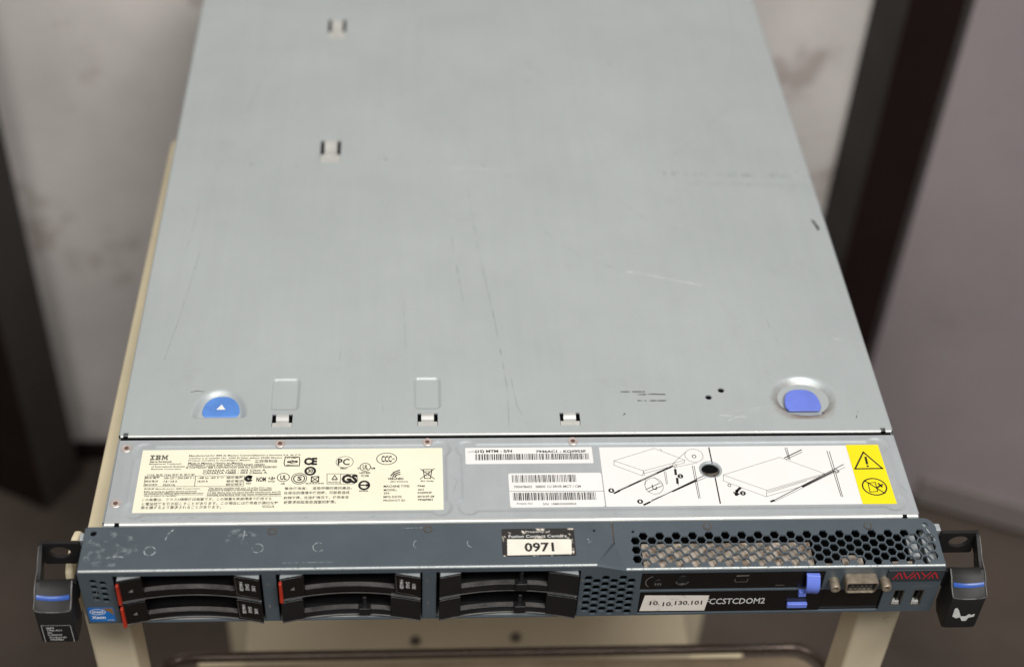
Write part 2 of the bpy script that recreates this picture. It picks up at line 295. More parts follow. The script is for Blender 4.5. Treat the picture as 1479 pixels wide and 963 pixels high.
REG_LINES = [(0.25, [(-195.7, 63.2), (-143.7, 62.8), (-143.8, 55.4), (-195.5, 55.9), (-195.7, 63.2)]), (0.3, [(-169.3, 62.9), (-169.2, 55.7)]), (0.2, [(-194.9, 51.7), (-167.9, 51.3)]), (0.2, [(-194.7, 50.2), (-164.1, 49.8)]), (0.2, [(-161.7, 53.5), (-128.6, 53.1)]), (0.2, [(-162.0, 50.5), (-123.9, 50.0)]), (0.2, [(-162.1, 48.9), (-123.5, 48.4)]), (0.5, [(-123.0, 76.1), (-115.6, 76.0), (-115.1, 73.1), (-115.2, 69.5), (-122.8, 69.6), (-123.4, 71.5), (-123.0, 76.1)]), (0.3, [(-100.2, 63.7), (-92.9, 63.6), (-93.0, 56.5), (-99.9, 56.6), (-100.2, 63.7)]), (0.3, [(-92.9, 63.4), (-85.8, 63.3), (-83.8, 60.1), (-85.6, 56.4), (-92.7, 56.5)]), (0.5, [(-97.4, 60.0), (-96.1, 62.6), (-94.6, 59.9), (-97.4, 60.0)]), (0.7, [(-66.2, 62.0), (-64.6, 64.5), (-61.8, 65.9)]), (0.7, [(-65.2, 61.2), (-64.3, 63.2), (-61.6, 64.5)]), (0.7, [(-64.0, 61.1), (-63.4, 62.4), (-61.5, 63.0)]), (0.45, [(-50.4, 66.6), (-43.1, 59.5)]), (0.45, [(-43.0, 66.8), (-50.6, 59.5)]), (0.5, [(-49.0, 66.2), (-44.3, 66.2), (-45.2, 59.8), (-48.3, 59.9), (-49.0, 66.2)]), (0.4, [(-47.9, 64.7), (-45.7, 64.7), (-46.0, 61.8), (-47.6, 61.8)]), (0.5, [(-121.7, 72.7), (-119.2, 73.5), (-116.3, 72.2), (-119.7, 71.6), (-121.7, 72.7)]), (0.7, [(-121.3, 72.1), (-117.9, 72.9), (-116.6, 73.1)]), (0.9, [(-81.9, 55.5), (-78.2, 55.4)]), (0.5, [(-79.1, 56.3), (-78.0, 55.4), (-79.1, 54.6)]), (0.6, [(-108.3, 61.8), (-104.5, 61.9), (-104.5, 58.1), (-108.3, 58.1), (-108.3, 61.8)]), (0.5, [(-108.0, 61.3), (-104.8, 58.6)]), (0.5, [(-104.9, 61.4), (-107.9, 58.6)])]
REG_RINGS = [(-123.2, 61.5, 3.2, 2.9, 0.45), (-114.8, 60.5, 4.0, 3.8, 0.45), (-114.8, 60.5, 2.9, 2.7, 0.6), (-109.2, 65.8, 2.5, 2.6, 1.3), (-91.1, 72.1, 4.6, 4.0, 0.3), (-80.0, 68.3, 2.8, 2.8, 0.45), (-68.6, 74.2, 5.4, 4.2, 0.45), (-80.3, 55.4, 2.6, 2.8, 1.2)]
CTICK = (-141.2, 60.9, 2.3, 2.3, 0)
INS_LINES = [(0.12, [(54.6, 71.4), (77.8, 80.3), (93.5, 71.4), (70.0, 63.9), (54.6, 71.4)]), (0.15, [(54.6, 71.4), (54.3, 68.1), (69.0, 60.3), (70.0, 63.9)]), (0.12, [(70.0, 63.9), (70.0, 60.6)]), (0.12, [(69.8, 61.9), (92.9, 69.4), (93.5, 71.4)]), (0.15, [(80.9, 80.0), (81.7, 78.5)]), (0.45, [(52.9, 48.5), (86.4, 67.0)]), (0.2, [(54.5, 50.0), (85.8, 67.5)]), (0.7, [(77.2, 62.4), (85.0, 66.2)]), (0.5, [(60.9, 53.1), (67.4, 56.9)]), (0.14, [(86.6, 69.0), (94.6, 77.2)]), (0.14, [(88.2, 66.5), (100.0, 69.4)]), (0.14, [(70.6, 58.2), (69.3, 53.8)]), (0.14, [(75.0, 59.5), (79.2, 53.5)]), (0.3, [(69.7, 50.6), (77.5, 54.9)]), (0.3, [(70.7, 49.0), (78.5, 52.9)]), (0.35, [(73.4, 53.8), (73.6, 50.6), (75.2, 50.6), (75.6, 52.2)]), (0.18, [(81.1, 63.4), (81.2, 54.1)]), (0.18, [(82.0, 63.3), (81.8, 54.5)]), (0.22, [(97.0, 67.1), (97.2, 44.1)]), (0.22, [(98.0, 67.1), (98.0, 44.1)]), (1.1, [(87.3, 64.3), (87.2, 61.3)]), (1.1, [(87.5, 58.0), (87.3, 55.0)]), (0.12, [(87.6, 55.0), (87.5, 52.8)]), (0.12, [(87.3, 67.2), (87.3, 64.3)]), (0.35, [(67.9, 40.1), (102.7, 60.3)]), (0.8, [(84.1, 49.2), (97.8, 56.5)]), (0.2, [(71.8, 43.1), (103.0, 58.6)]), (0.55, [(108.1, 80.4), (108.2, 69.2)]), (0.55, [(108.3, 60.2), (108.3, 40.5)]), (0.9, [(52.6, 48.3), (55.1, 49.7)]), (0.9, [(67.6, 40.0), (70.5, 41.6)]), (0.14, [(113.0, 60.4), (146.2, 72.9), (168.7, 60.8), (134.9, 49.2), (113.0, 60.4)]), (0.16, [(113.0, 60.4), (112.4, 56.2), (133.9, 44.6), (134.9, 49.2)]), (0.14, [(135.3, 48.4), (168.6, 60.0)]), (0.14, [(135.1, 47.3), (157.7, 55.6)]), (0.14, [(134.2, 44.9), (154.6, 51.8)]), (0.35, [(136.5, 41.5), (180.6, 67.3)]), (0.18, [(137.6, 41.2), (180.9, 65.2)]), (0.75, [(154.9, 51.5), (174.3, 62.5)]), (0.25, [(173.5, 77.3), (174.4, 44.4)]), (0.25, [(174.8, 76.9), (175.2, 44.1)]), (0.25, [(150.5, 79.9), (151.0, 71.6)]), (0.25, [(151.5, 79.9), (151.7, 71.0)]), (0.5, [(148.9, 72.4), (159.3, 78.3)]), (0.25, [(149.5, 71.3), (159.4, 76.6)]), (0.4, [(175.8, 63.8), (177.1, 62.2), (175.6, 61.2)]), (1.3, [(120.5, 50.8), (118.6, 48.9), (117.9, 46.3)]), (0.7, [(116.9, 47.9), (117.9, 46.1), (119.3, 46.8)]), (1.0, [(136.0, 41.4), (137.3, 42.0)])]
INS_RINGS = [(99.0, 74.7, 5.0, 4.8, 0.14), (99.0, 74.1, 1.0, 1.1, 0.3), (87.3, 67.5, 1.2, 1.3, 0.14), (74.4, 53.0, 4.9, 5.7, 0.15), (115.2, 53.0, 0.8, 1.0, 0.25)]
INS_DOTS = [(51.0, 50.1, 1.6, 1.6, 0, '1'), (65.6, 42.2, 1.6, 1.6, 0, '1'), (89.5, 59.8, 1.6, 1.6, 0, '2'), (121.6, 47.3, 1.6, 1.6, 0, '3')]
WARN_LINES = [(0.9, [(193.7, 76.2), (186.4, 64.0), (201.6, 64.1), (193.7, 76.2)]), (1.3, [(194.1, 72.2), (193.9, 67.9)]), (0.7, [(189.6, 55.5), (198.8, 46.3)]), (0.5, [(191.2, 53.5), (195.3, 54.1), (195.1, 47.6), (190.9, 47.3), (191.2, 53.5)]), (1.0, [(196.9, 53.1), (198.2, 51.0)]), (0.9, [(195.7, 50.5), (198.9, 52.5)])]
WARN_RINGS = [(194.2, 51.0, 6.5, 5.9, 0.8)]
WARN_DOT = (193.8, 65.9, 0.7, 0.7, 0)
# ================================================================== the place
FZ = -850.0
b = MB(); b.grid(-2600, 2600, -1500, 860, 200, lambda x, y: FZ); structure(b.build('floor', FLOOR))
b = MB(); b.box(-2600, 2600, 862, 912, FZ - 2, 1900); wall = structure(b.build('wall', WALL)); WORLD[wall.name] = Matrix.Identity(4)
b = MB(); b.box(-2600, 2600, 850, 861, FZ + .5, FZ + 26); b.build('base_shadow_strip', POST, wall, bevel=2)  # dark strip painted in as the shadow gap at the wall's foot

def post(label, pts, narrow):
    """square door post standing on the floor; narrow = index of the paler side"""
    t = thing('door_post', label, 'post', (sum(p[0] for p in pts) / 4, sum(p[1] for p in pts) / 4, FZ), 'dark posts behind the cart')
    m = MB()
    m.prism(pts, lambda x, y: (x, y, FZ + .5), lambda x, y: (x, y, 1500))
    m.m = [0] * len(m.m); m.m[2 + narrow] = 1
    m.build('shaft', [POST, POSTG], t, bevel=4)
    return t
post('dark brown post with a bare foot on the floor left of the cart', [(-508, 764), (-474, 820), (-560, 885), (-614, 820)], 0)
post('dark brown post rising behind the right edge of the server', [(431, 796), (492, 800), (478, 880), (416, 872)], 3)

t = thing('grey_door', 'mauve grey door leaf with a pale metal kick strip, right of the server', 'door', (640, 740, FZ)); t['kind'] = 'thing'
d = Vector((99, -41, 0)).normalized(); nrm = Vector((-d.y, d.x, 0))
def leaf(m, a0, a1, off0, off1, z0, z1):
    P = Vector((498, 801, 0))
    q = [P + d * a0 + nrm * off0, P + d * a1 + nrm * off0, P + d * a1 + nrm * off1, P + d * a0 + nrm * off1]
    m.prism([(v.x, v.y) for v in q], lambda x, y: (x, y, z0), lambda x, y: (x, y, z1))
m = MB(); leaf(m, 0, 780, 0, 40, FZ + 12, 1250); m.build('leaf', DOOR, t, bevel=2)
m = MB(); leaf(m, 100, 778, -6, -0.5, FZ + 10, FZ + 55); m.build('kick_strip', SKIRT, t, bevel=1.5)

# ------------------------------------------------------------------ cart
cart = thing('equipment_cart', 'cream enamel cart with a tray and lower shelf under the server', 'cart', (-8, 230, FZ))
ANG = -0.011
def rotp(x, y, z):
    c, s_ = math.cos(ANG), math.sin(ANG); X, Yy = x + 8, y - 30
    return (X * c - Yy * s_ - 8, X * s_ + Yy * c + 30, z)
def rot_all(m): m.v = [rotp(*p) for p in m.v]; return m
m = MB(); m.prism(rrect(-233, 222, 24, 428, 9), lambda x, y: (x, y, -61), lambda x, y: (x, y, -44)); rot_all(m).build('table_top', CART, cart, bevel=1.5)
for lx, sx in ((-236, 1), (223, -1)):
    for ly, sy in ((32, 1), (420, -1)):
        m = MB(); m.box(min(lx, lx + sx * 24.5), max(lx, lx + sx * 24.5), min(ly, ly + sy * 25), max(ly, ly + sy * 25), FZ + 60, -61.5)
        rot_all(m).build('leg', CARTL, cart, bevel=3)  # legs darker than the top: shade put into the enamel colour
        m = MB(); cx, cy = lx + sx * 12.2, ly + sy * 12.5
        m.lathe([(3, -16), (22, -15), (25, -10), (25, 10), (22, 15), (3, 16)], (cx, cy, FZ + 25.5), 'y', 20); m.box(cx - 5, cx + 5, cy - 17, cy + 17, FZ + 26, FZ + 62)
        rot_all(m).build('castor', BLACK, cart, smooth=40)
m = MB(); m.prism([(26, -74), (60, -74), (60, -46), (57, -40), (50, -37), (34, -37), (28, -40), (26, -46)], lambda y, z: (-238.5, y, z), lambda y, z: (-234.2, y, z)); rot_all(m).build('corner_bracket', CART, cart, bevel=1.5)
# tray between the legs: floor sheet, rolled dark rim with round corners, screws
m = MB(); m.prism(rrect(-221, 223, 12, 120, 20), lambda x, y: (x, y, -260), lambda x, y: (x, y, -256)); m.build('tray', TRAYF, cart)
path = [(p[0], p[1], -251) for p in rrect(-226, 228, 8, 124, 22, 6)]; path.append(path[0])
m = MB(); m.tube(path, 3.4, 10); m.build('tray_rim', RIM, cart, smooth=60)
for sx_ in (-214, 216):
    m = MB(); m.lathe([(3.5, 0), (3.2, 1.5), (1.5, 2.2)], (sx_, 106, -256), 'z', 14); m.build('screw', RIVET, cart, smooth=40)
# lower shelf
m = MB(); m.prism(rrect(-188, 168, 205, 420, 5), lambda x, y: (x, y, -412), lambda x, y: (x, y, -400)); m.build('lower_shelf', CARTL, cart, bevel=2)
for sx_ in (-53, 28):
    m = MB(); m.lathe([(4.5, 0), (4.2, 1.6), (1.5, 2.4)], (sx_, 241 if sx_ < 0 else 243, -400), 'z', 14); m.build('screw', SCREW, cart, smooth=40)
for sy in (225, 400):
    m = MB(); m.box(-226, 214, sy, sy + 14, -428, -413); m.build('shelf_bar', CART, cart, bevel=2)

# ================================================================== rack server
srv = thing('rack_server', 'flat grey steel rack server with dark slate front bezel lying on the cart', 'server', (0, 350, -43.5))
XL, XR = -213.5, 214.0
# chassis: sides, back, floor, front bulkhead
m = MB(); m.box(XL, XR, 29, 711, -43.4, -2.2)
m.build('chassis', ZINC, srv, bevel=.8)
m = MB(); m.box(-220, 220, 27.4, 28.6, -42.6, -3.4); m.box(XL + 1, XR - 1, 86, 91.2, -2.1, -1.6); m.box(XL + 1, XR - 1, 91.2, 92, -2.1, -.5); m.build('interior_bulkhead', DARK, srv)
m = MB(); m.box(-220.3, 220.3, 1.5, 27.2, -43.3, -43.05); m.build('bay_floor', DARK, srv)
for x0, x1 in ((-204.6, -130.6), (-123.6, -49.8), (-42.8, 31.0)):
    m = MB(); m.box(x0, x1, 1.6, 27.2, -43.0, -42.4); m.build('floor_tray', EDGE, srv)

# ------------------------------------------------------------------ lid
LZ = 0.8
lid_holes = []; TABS = [(-126.2, 97.0, 106.6, 5.6), (-46.3, 97.2, 106.8, 5.6), (32.9, 97.0, 106.6, 5.6), (-109.3, 340.0, 364.2, 6.8), (-110.4, 494, 520.4, 6.6)]
for cx, y0, y1, hw in TABS: lid_holes.append([(cx - hw, y0), (cx + hw, y0), (cx + hw, y1), (cx - hw, y1)])
EMB = [(-125.6, 122.4, 7.3, 11.8), (-46.3, 122.7, 6.9, 11.9)]
for cx, cy, hx, hy in EMB: lid_holes.append([(cx - hx - 3, cy - hy - 2.5), (cx + hx + 3, cy - hy - 2.5), (cx + hx + 3, cy + hy + 3), (cx - hx - 3, cy + hy + 3)])
DL = (-178.5, -143.5, 102.5, 129.5); DR = (146.5, 191.5, 100.5, 137.5)
for x0, x1, y0, y1 in (DL, DR): lid_holes.append([(x0, y0), (x1, y0), (x1, y1), (x0, y1)])
lid_holes += [circ(113.3, 118.0, 1.9, 16), circ(121.3, 123.5, 1.9, 16)]
m = MB(); NT = 2.6
outer = [(XL + 5.2, 91.6), (XR - 7.2, 91.6), (XR - 7.2, 93.4), (XR - 4.4, 93.4), (XR - 4.4, 91.6), (XR - 1.2, 91.6), (XR - 1.2, 709), (XL + 1.2, 709), (XL + 1.2, 91.6), (XL + 2.6, 91.6), (XL + 2.6, 93.4), (XL + 5.2, 93.4)]
m.plate(outer, lid_holes, lambda x, y: (x, y, LZ), lambda x, y: (x, y, LZ - 1.0))
def arc_strip(m, x0, x1, y, z, r, n=6, mi=0, drop=1.2):
    """rolled front edge: quarter round from the flat at (y, z) down to y - r"""
    A = []; B = []
    for k in range(n + 1):
        t = math.radians(90 * k / n); A.append((x0, y - r * math.sin(t), z - r + r * math.cos(t))); B.append((x1, y - r * math.sin(t), z - r + r * math.cos(t)))
    if drop: A.append((x0, y - r, z - r - drop)); B.append((x1, y - r, z - r - drop))
    m.quadstrip(A, B, mi)
def side_strip(m, x, sgn, y0, y1, z, r, drop, n=5, mi=0):
    A = []; B = []
    for k in range(n + 1):
        t = math.radians(90 * k / n); A.append((x + sgn * r * math.sin(t), y0, z - r + r * math.cos(t))); B.append((x + sgn * r * math.sin(t), y1, z - r + r * math.cos(t)))
    A.append((x + sgn * r, y0, z - r - drop)); B.append((x + sgn * r, y1, z - r - drop)); m.quadstrip(A, B, mi)
arc_strip(m, XL + 5.2, XR - 7.2, 91.6, LZ, 1.1, mi=1, drop=0); arc_strip(m, XL + 1.2, XL + 2.6, 91.6, LZ, 1.1, mi=1, drop=0); arc_strip(m, XR - 4.4, XR - 1.2, 91.6, LZ, 1.1, mi=1, drop=0)  # brighter steel on the lid roll, its highlight painted in
side_strip(m, XL + 1.2, -1, 91.6, 709, LZ, 1.3, 8); side_strip(m, XR - 1.2, 1, 91.6, 709, LZ, 1.3, 8)
def emb_h(x, y):
    for cx, cy, hx, hy in EMB:
        if abs(x - cx) < hx + 4 and abs(y - cy) < hy + 4:
            r = 2.2; dx = max(0, abs(x - cx) - hx + r); dy = max(0, abs(y - cy) - hy + r); dd = math.hypot(dx, dy) - r
            return LZ - 1.0 * (1 - sstep((dd + 1.1) / 2.2))
    return LZ
for cx, cy, hx, hy in EMB: m.grid(cx - hx - 3, cx + hx + 3, cy - hy - 2.5, cy + hy + 3, .45, emb_h)
lid = m.build('lid', [ZINC, EDGE], srv, smooth=35)
for bx in [(cx - hw - 1, cx + hw + 1, y0 - 1, y1 + 1, -2.0, -1.7) for cx, y0, y1, hw in TABS] + [(110, 125, 114, 127, -2.0, -1.7), (DR[0] + 2, DR[1] - 2, DR[2] + 2, DR[3] - 2, -6.2, -5.9)]:
    m = MB(); m.box(*bx); m.build('gap_backing', DARK, lid)
for cx, y0, y1, hw in TABS:
    m = MB(); sc = (y1 - y0) / 9.6; tw = hw * .62
    prof = [(y + (0 if i else .2), z + .5) for i, (y, z) in enumerate([(y1, .15), (y1 - .8 * sc, .42), (y1 - 2.0 * sc, .25), (y1 - 3.2 * sc, -.9), (y1 - 4.4 * sc, -1.2), (y1 - 5.2 * sc, -.6), (y1 - 6.0 * sc, -.25)])]
    m.quadstrip([(cx - tw, y, z) for y, z in prof], [(cx + tw, y, z) for y, z in prof])
    m.box(cx - hw + .25, cx + hw - .25, y0 - .4, y1 - 6.0 * sc, -.5, .3)
    m.build("slot_tab", EDGE, lid, smooth=50)
# latch recesses
def dl(x, y):
    cx, cy = -161.0, 107.0
    r = math.hypot((x - cx) / 15.6, (y - cy) / (20.5 if y > cy else 8)); d_ = 1 - sstep((r - .70) / .30)
    return LZ - 2.6 * d_ * sstep((y - cy + 3.2) / 2.6)
m = MB(); m.grid(*DL, .5, dl); m.build('latch_recess', ZINC, lid, smooth=60)
def dr(x, y):
    cx, cy = 168.5, 118.5
    r = math.hypot((x - cx) / 20.5, (y - cy) / 17.2); return LZ - 4.6 * (1 - sstep((r - .55) / .43)) - .25 * math.exp(-((r - .98) / .06) ** 2) * 0
RUST = ZINC.copy(); RUST.name = 'rust_stained_steel'
nt = RUST.node_tree; bs = nt.nodes['Principled BSDF']; src = bs.inputs['Base Color'].links[0].from_socket
tcx = nt.nodes.new('ShaderNodeTexCoord'); vd = nt.nodes.new('ShaderNodeVectorMath'); vd.operation = 'DISTANCE'; vd.inputs[1].default_value = (.1672, .1145, -.003)
nz = nt.nodes.new('ShaderNodeTexNoise'); nz.inputs['Scale'].default_value = 220; nz.inputs['Detail'].default_value = 5
nt.links.new(tcx.outputs['Object'], vd.inputs[0]); nt.links.new(tcx.outputs['Object'], nz.inputs['Vector'])
ad = nt.nodes.new('ShaderNodeMath'); ad.operation = 'MULTIPLY_ADD'; ad.inputs[1].default_value = .006; nt.links.new(nz.outputs['Fac'], ad.inputs[0]); nt.links.new(vd.outputs['Value'], ad.inputs[2])
mr = nt.nodes.new('ShaderNodeMapRange'); mr.inputs[1].default_value = .0145; mr.inputs[2].default_value = .0225; mr.inputs[3].default_value = .75; mr.inputs[4].default_value = 0
nt.links.new(ad.outputs[0], mr.inputs[0]); mxx = nt.nodes.new('ShaderNodeMix'); mxx.data_type = 'RGBA'; mxx.inputs[7].default_value = rgb(120, 84, 52)
nt.links.new(mr.outputs[0], mxx.inputs[0]); nt.links.new(src, mxx.inputs[6]); nt.links.new(mxx.outputs[2], bs.inputs['Base Color'])
m = MB(); m.grid(*DR, .5, dr, skip=lambda x, y: abs(x - 166.8) < 10.5 and 104.5 < y < 110); m.build('latch_recess', RUST, lid, smooth=60)
def dpad(cx, y0, hw, top, n=16):
    pts = [(cx - hw + 1.2, y0), (cx + hw - 1.2, y0), (cx + hw, y0 + 1.4)]
    for k in range(n + 1):
        t = math.radians(12 + 156 * k / n); pts.append((cx + hw * math.cos(t) / math.cos(math.radians(12)), y0 + 1.4 + (top - y0 - 1.4) * (math.sin(t) - math.sin(math.radians(12))) / (1 - math.sin(math.radians(12)))))
    pts.append((cx - hw, y0 + 1.4)); return pts
def rpad(cx, y0, hw, top, n=18, e=2.7):
    pts = [(cx - hw + 1.5, y0), (cx + hw - 1.5, y0)]
    for k in range(n + 1):
        t = math.pi * k / n; c_, s_ = math.cos(t), math.sin(t); pts.append((cx + hw * math.copysign(abs(c_) ** (2 / e), c_), y0 + 3 + (top - y0 - 3) * s_ ** (2 / e)))
    return pts
m = MB(); m.prism(rpad(-160.6, 107.0, 10.4, 123.0, 18, 2.25), lambda x, y: (x, y, -3.4), lambda x, y: (x, y, -1.2)); pad = m.build('release_latch', BLUE, lid, bevel=.8, seg=3)
pad['label'] = 'bright blue latch pad with a white arrow'
m = MB(); m.prism([(-163.2, 112.4), (-158.2, 112.4), (-160.6, 116.4)], lambda x, y: (x, y, -1.18), lambda x, y: (x, y, -1.1)); m.build('arrow_mark', WHITE, lid)
m = MB(); m.prism(rpad(166.8, 107.6, 10.3, 124.2), lambda x, y: (x, y, -.9 + (y - 108) * .03), lambda x, y: (x, y, .3 + (y - 108) * .03)); pad = m.build('release_latch', BLUE2, lid, bevel=.55, seg=3)
pad['label'] = 'violet blue latch pad in a rust stained recess'

# scratches and scuffs on the lid
SC_D = film('dark_scratch', rgb(116, 120, 120), .34, 120, .38, .72); SC_L = film('bright_scratch', rgb(238, 240, 238), .75, 120, .34, .7); SC_K = film('black_scuff', rgb(35, 36, 36), .95, 500, .34, .55)
pl = lambda x, y: (x, y, LZ + .04)
m = MB()
def wob(p, q, n=8, j=.6): return [(p[0] + (q[0] - p[0]) * k / n + random.uniform(-j, j), p[1] + (q[1] - p[1]) * k / n) for k in range(n + 1)]
for w_, pts in [(.5, [(-18, 311), (-13.6, 251), (-6.4, 189), (-1.8, 138), (-3.7, 160), (-1, 126), (-1.3, 97)]), (.4, [(1.2, 138), (3.7, 112.5), (8.6, 98)]), (.35, [(-71.8, 118.3), (-70, 97.3)]),
                (.45, [(26.8, 270.6), (40, 253), (54, 240.5), (66, 233), (77.3, 227.8)]), (.5, [(194.1, 558), (190, 510), (181.2, 458)]), (.5, [(175.7, 415), (150, 380), (118.9, 344)]),
                (.4, [(156.6, 192), (164.4, 145)]), (.5, [(126, 318), (150, 316)]), (.8, [(135, 320), (170, 317), (211, 314.6)]), (1.2, [(150, 327), (212, 326)]), (.5, [(-30, 262), (-24, 200)]), (.5, [(-95, 180), (-97, 140)]), (.6, [(20, 470), (48, 440), (60, 436)]), (.5, [(-185, 250), (-192, 180), (-196, 150)]), (.4, [(80, 300), (96, 280), (130, 262)]), (.4, [(-150, 470), (-165, 420), (-172, 380)]), (.35, [(-190, 300), (-196, 220)]), (.35, [(60, 420), (75, 330)]), (.3, [(-60, 200), (-58, 150)])]:
    m.line(pts, w_, pl, 0)
for w_, pts in [(.8, [(77.3, 227.8), (89.2, 225.6), (107, 219.5), (124.1, 214.6)]), (.6, [(196.6, 166.3), (206.7, 163.9)]), (.5, [(-40, 335), (25, 330)]), (.5, [(122, 100), (140, 108)]), (.4, [(118, 104), (132, 102)]), (.4, [(126, 107), (143, 110)])]: m.line(pts, w_, pl, 1)
for x0, x1, y in [(63.8, 68.5, 122.8), (70.5, 77, 122.8), (73.2, 77.5, 120.6), (79, 84, 120.8), (84.5, 88.5, 120.6), (72.6, 77, 115.7), (79.5, 88.3, 115.6)]: m.line([(x0, y), (x1, y - .1)], .75, pl, 2)
m.line([(-178, 124.2), (-175, 125.2), (-171, 124.6)], .4, pl, 2); m.line([(33 + 30, 104), (33 + 31, 105.5)], .8, pl, 2); m.line([(195, 101), (197, 106)], .4, pl, 2)
for k in range(26):                                # row of rubbed spots across the lid
    x = 92 + 118 * k / 25 + random.uniform(-1.5, 1.5); y = 329 + random.uniform(-1.5, 2); s_ = random.uniform(.5, 1.6); m.disc(x, y, s_ * .8, s_ * 1.5, pl, 0, 7)
for k in range(12):
    x = random.uniform(-185, 20); y = 340 + random.uniform(-4, 5); s_ = random.uniform(.4, 1.2); m.disc(x, y, s_, s_ * 1.5, pl, 0, 7)
for k in range(14):
    x = random.uniform(20, 110); y = random.uniform(420, 470); s_ = random.uniform(.4, 1.3); m.disc(x, y, s_ * 1.4, s_, pl, 0, 7)
m.prism([(204.6, 280), (206.5, 279), (209, 270), (207.2, 268.5)], lambda x, y: (x, y, LZ + .02), lambda x, y: (x, y, LZ + .05), 2)
m.build('scuff_marks', [SC_D, SC_L, SC_K], lid, flip=None)['kind'] = 'stuff'

# ------------------------------------------------------------------ front deck plate with pressed label fields
RD = .7
def field(x, y, x0, x1, y0, y1):
    dx = max(x0 - x, x - x1); dy = max(y0 - y, y - y1)
    dr_ = math.hypot(max(dx, 0), max(dy, 0)) + min(max(dx, dy), 0)
    dc = min(math.hypot(x - cx, y - cy) - 5.0 for cx in (x0 + 2.6, x1 - 2.6) for cy in (y0 + 2.6, y1 - 2.6))
    return min(dr_, dc)
def deck_h(x, y):
    dd = min(field(x, y, -200.4, -37.4, 36.8, 83.0), field(x, y, -27.8, 204.6, 37.0, 83.0))
    return -RD * (1 - sstep((dd + .3) / 1.5)) + .22 * math.exp(-((dd - 1.8) / .6) ** 2)
m = MB(); HX, HY = 106.6, 64.3
m.grid(XL + 1.2, XR - 1.2, 31.2, 88.4, .9, deck_h, skip=lambda x, y: math.hypot(x - HX, y - HY) < 5.4)
arc_strip(m, XL + 1.2, XR - 1.2, 31.2, 0, 2.0, mi=1); side_strip(m, XL + 1.2, -1, 31.2, 88.4, 0, 1.2, 3); side_strip(m, XR - 1.2, 1, 31.2, 88.4, 0, 1.2, 3)  # front roll in brighter steel, caught light put into the colour
deck = m.build('deck_plate', [ZINC2, EDGE], srv, smooth=60, flip=None)
m = MB(); m.lathe([(6.3, -RD - .05), (6.0, -RD + .22), (5.2, -RD + .1), (4.9, -1.1), (4.8, -2.1)], (HX, HY, 0), 'z', 28, cap=False); m.build('hole_collar', ZINC2, deck, smooth=60)
m = MB(); m.disc(HX, HY - 1.2, 5, 4, lambda x, y: (x, y, -1.95)); m.build('hole_backing', SCREW, deck, flip=None)
m = MB(); m.disc(HX, HY + 1.6, 4.8, 3.2, lambda x, y: (x, y, -1.9)); m.build('hole_gap', DARK, deck, flip=None)
for x, y in [(-208.0, 83.6), (-208.3, 43.9), (-126.4, 86.3), (-46.6, 86.6), (33.2, 86.5)]:
    m = MB(); m.lathe([(2.9, -.1), (2.9, .25), (2.5, .5), (1.5, .35)], (x, y if y < 80 else y - 1.0, 0), 'z', 22); rv = m.build('rivet', RIVET, deck, smooth=40)
    m = MB(); m.lathe([(1.25, .36), (1.0, .38)], (x, y if y < 80 else y - 1.0, 0), 'z', 14); m.build('rivet_socket', RIVET_C, deck)
for x, y in [(-205.8, 29.8), (205.6, 29.8)]:
    m = MB(); m.box(x - 1.1, x + 1.1, 28.9, 30.7, -1.6, .22); m.build('notch', DARK, deck)
pl = lambda x, y: (x, y, .06)
m = MB()
for k in range(22):
    x = random.choice([random.uniform(-212, -30), random.uniform(-30, 212)]); y = random.choice([random.uniform(31.5, 35.5), random.uniform(84.5, 87.8)]); s_ = random.uniform(.3, 1.0); m.disc(x, y, s_ * 1.6, s_ * .7, pl, 0, 7)
m.line([(-42 + 6, 58), (-33, 60), (-31, 57), (-34, 47), (-31, 43)], .35, pl, 0); m.line([(-176, 33), (-172, 35), (-168, 33.5), (-165, 34.5)], .6, pl, 0); m.line([(205.5, 58), (209, 50), (211, 47)], .6, pl, 0)
m.build('scuff_marks', SC_D, deck, flip=None)['kind'] = 'stuff'

# ------------------------------------------------------------------ labels on the deck
LB = -RD + .12; P1 = lambda x, y: (x, y, LB + .03); P2 = lambda x, y: (x, y, LB + .05)
def label(name, outer, holes, material, z0=-RD + .01, z1=LB, desc=None):
    m = MB(); m.plate(outer, holes, lambda x, y: (x, y, z1), lambda x, y: (x, y, z0)); o = m.build(name, material, srv)
    if desc: o['label'] = desc
    return o
reg = label('regulatory_label', rrect(-199.3, -38.5, 38.0, 81.8, .4), [], CREAM, desc='cream label full of small regulatory print and approval marks')
m = MB()
def put(m, items, P, wscale=1.0):
    for t, x0, x1, y, h in items:
        bold = 0.022
        if t.endswith('*'): t = t[:-1]; bold = .036
        elif t.endswith('#'): t = t[:-1]; bold = .06
        if any(ord(ch_) > 0x2fff for ch_ in t): bold = min(bold, .012)
        m.text(t, x0, x1, y, h, P, 0, bold)
put(m, TXT_REG, P1)
x0, x1, y0, y1 = IBM; lw = (x1 - x0 - .8)                     # striped maker's logo: eight bars per letter
LOGO = [(0, .26, [[(0, 1)], [(0, 1)], [(.3, .7)], [(.3, .7)], [(.3, .7)], [(.3, .7)], [(0, 1)], [(0, 1)]]),
        (.30, .60, [[(0, .85)], [(0, .96)], [(.14, .42), (.66, 1)], [(.14, .88)], [(.14, .88)], [(.14, .42), (.66, 1)], [(0, .96)], [(0, .85)]]),
        (.64, 1.0, [[(0, .33), (.67, 1)], [(0, .37), (.63, 1)], [(.1, .42), (.58, .9)], [(.1, .48), (.52, .9)], [(.1, .28), (.32, .68), (.72, .9)], [(.1, .28), (.37, .63), (.72, .9)], [(0, .28), (.42, .58), (.72, 1)], [(0, .28), (.47, .53), (.72, 1)]])]
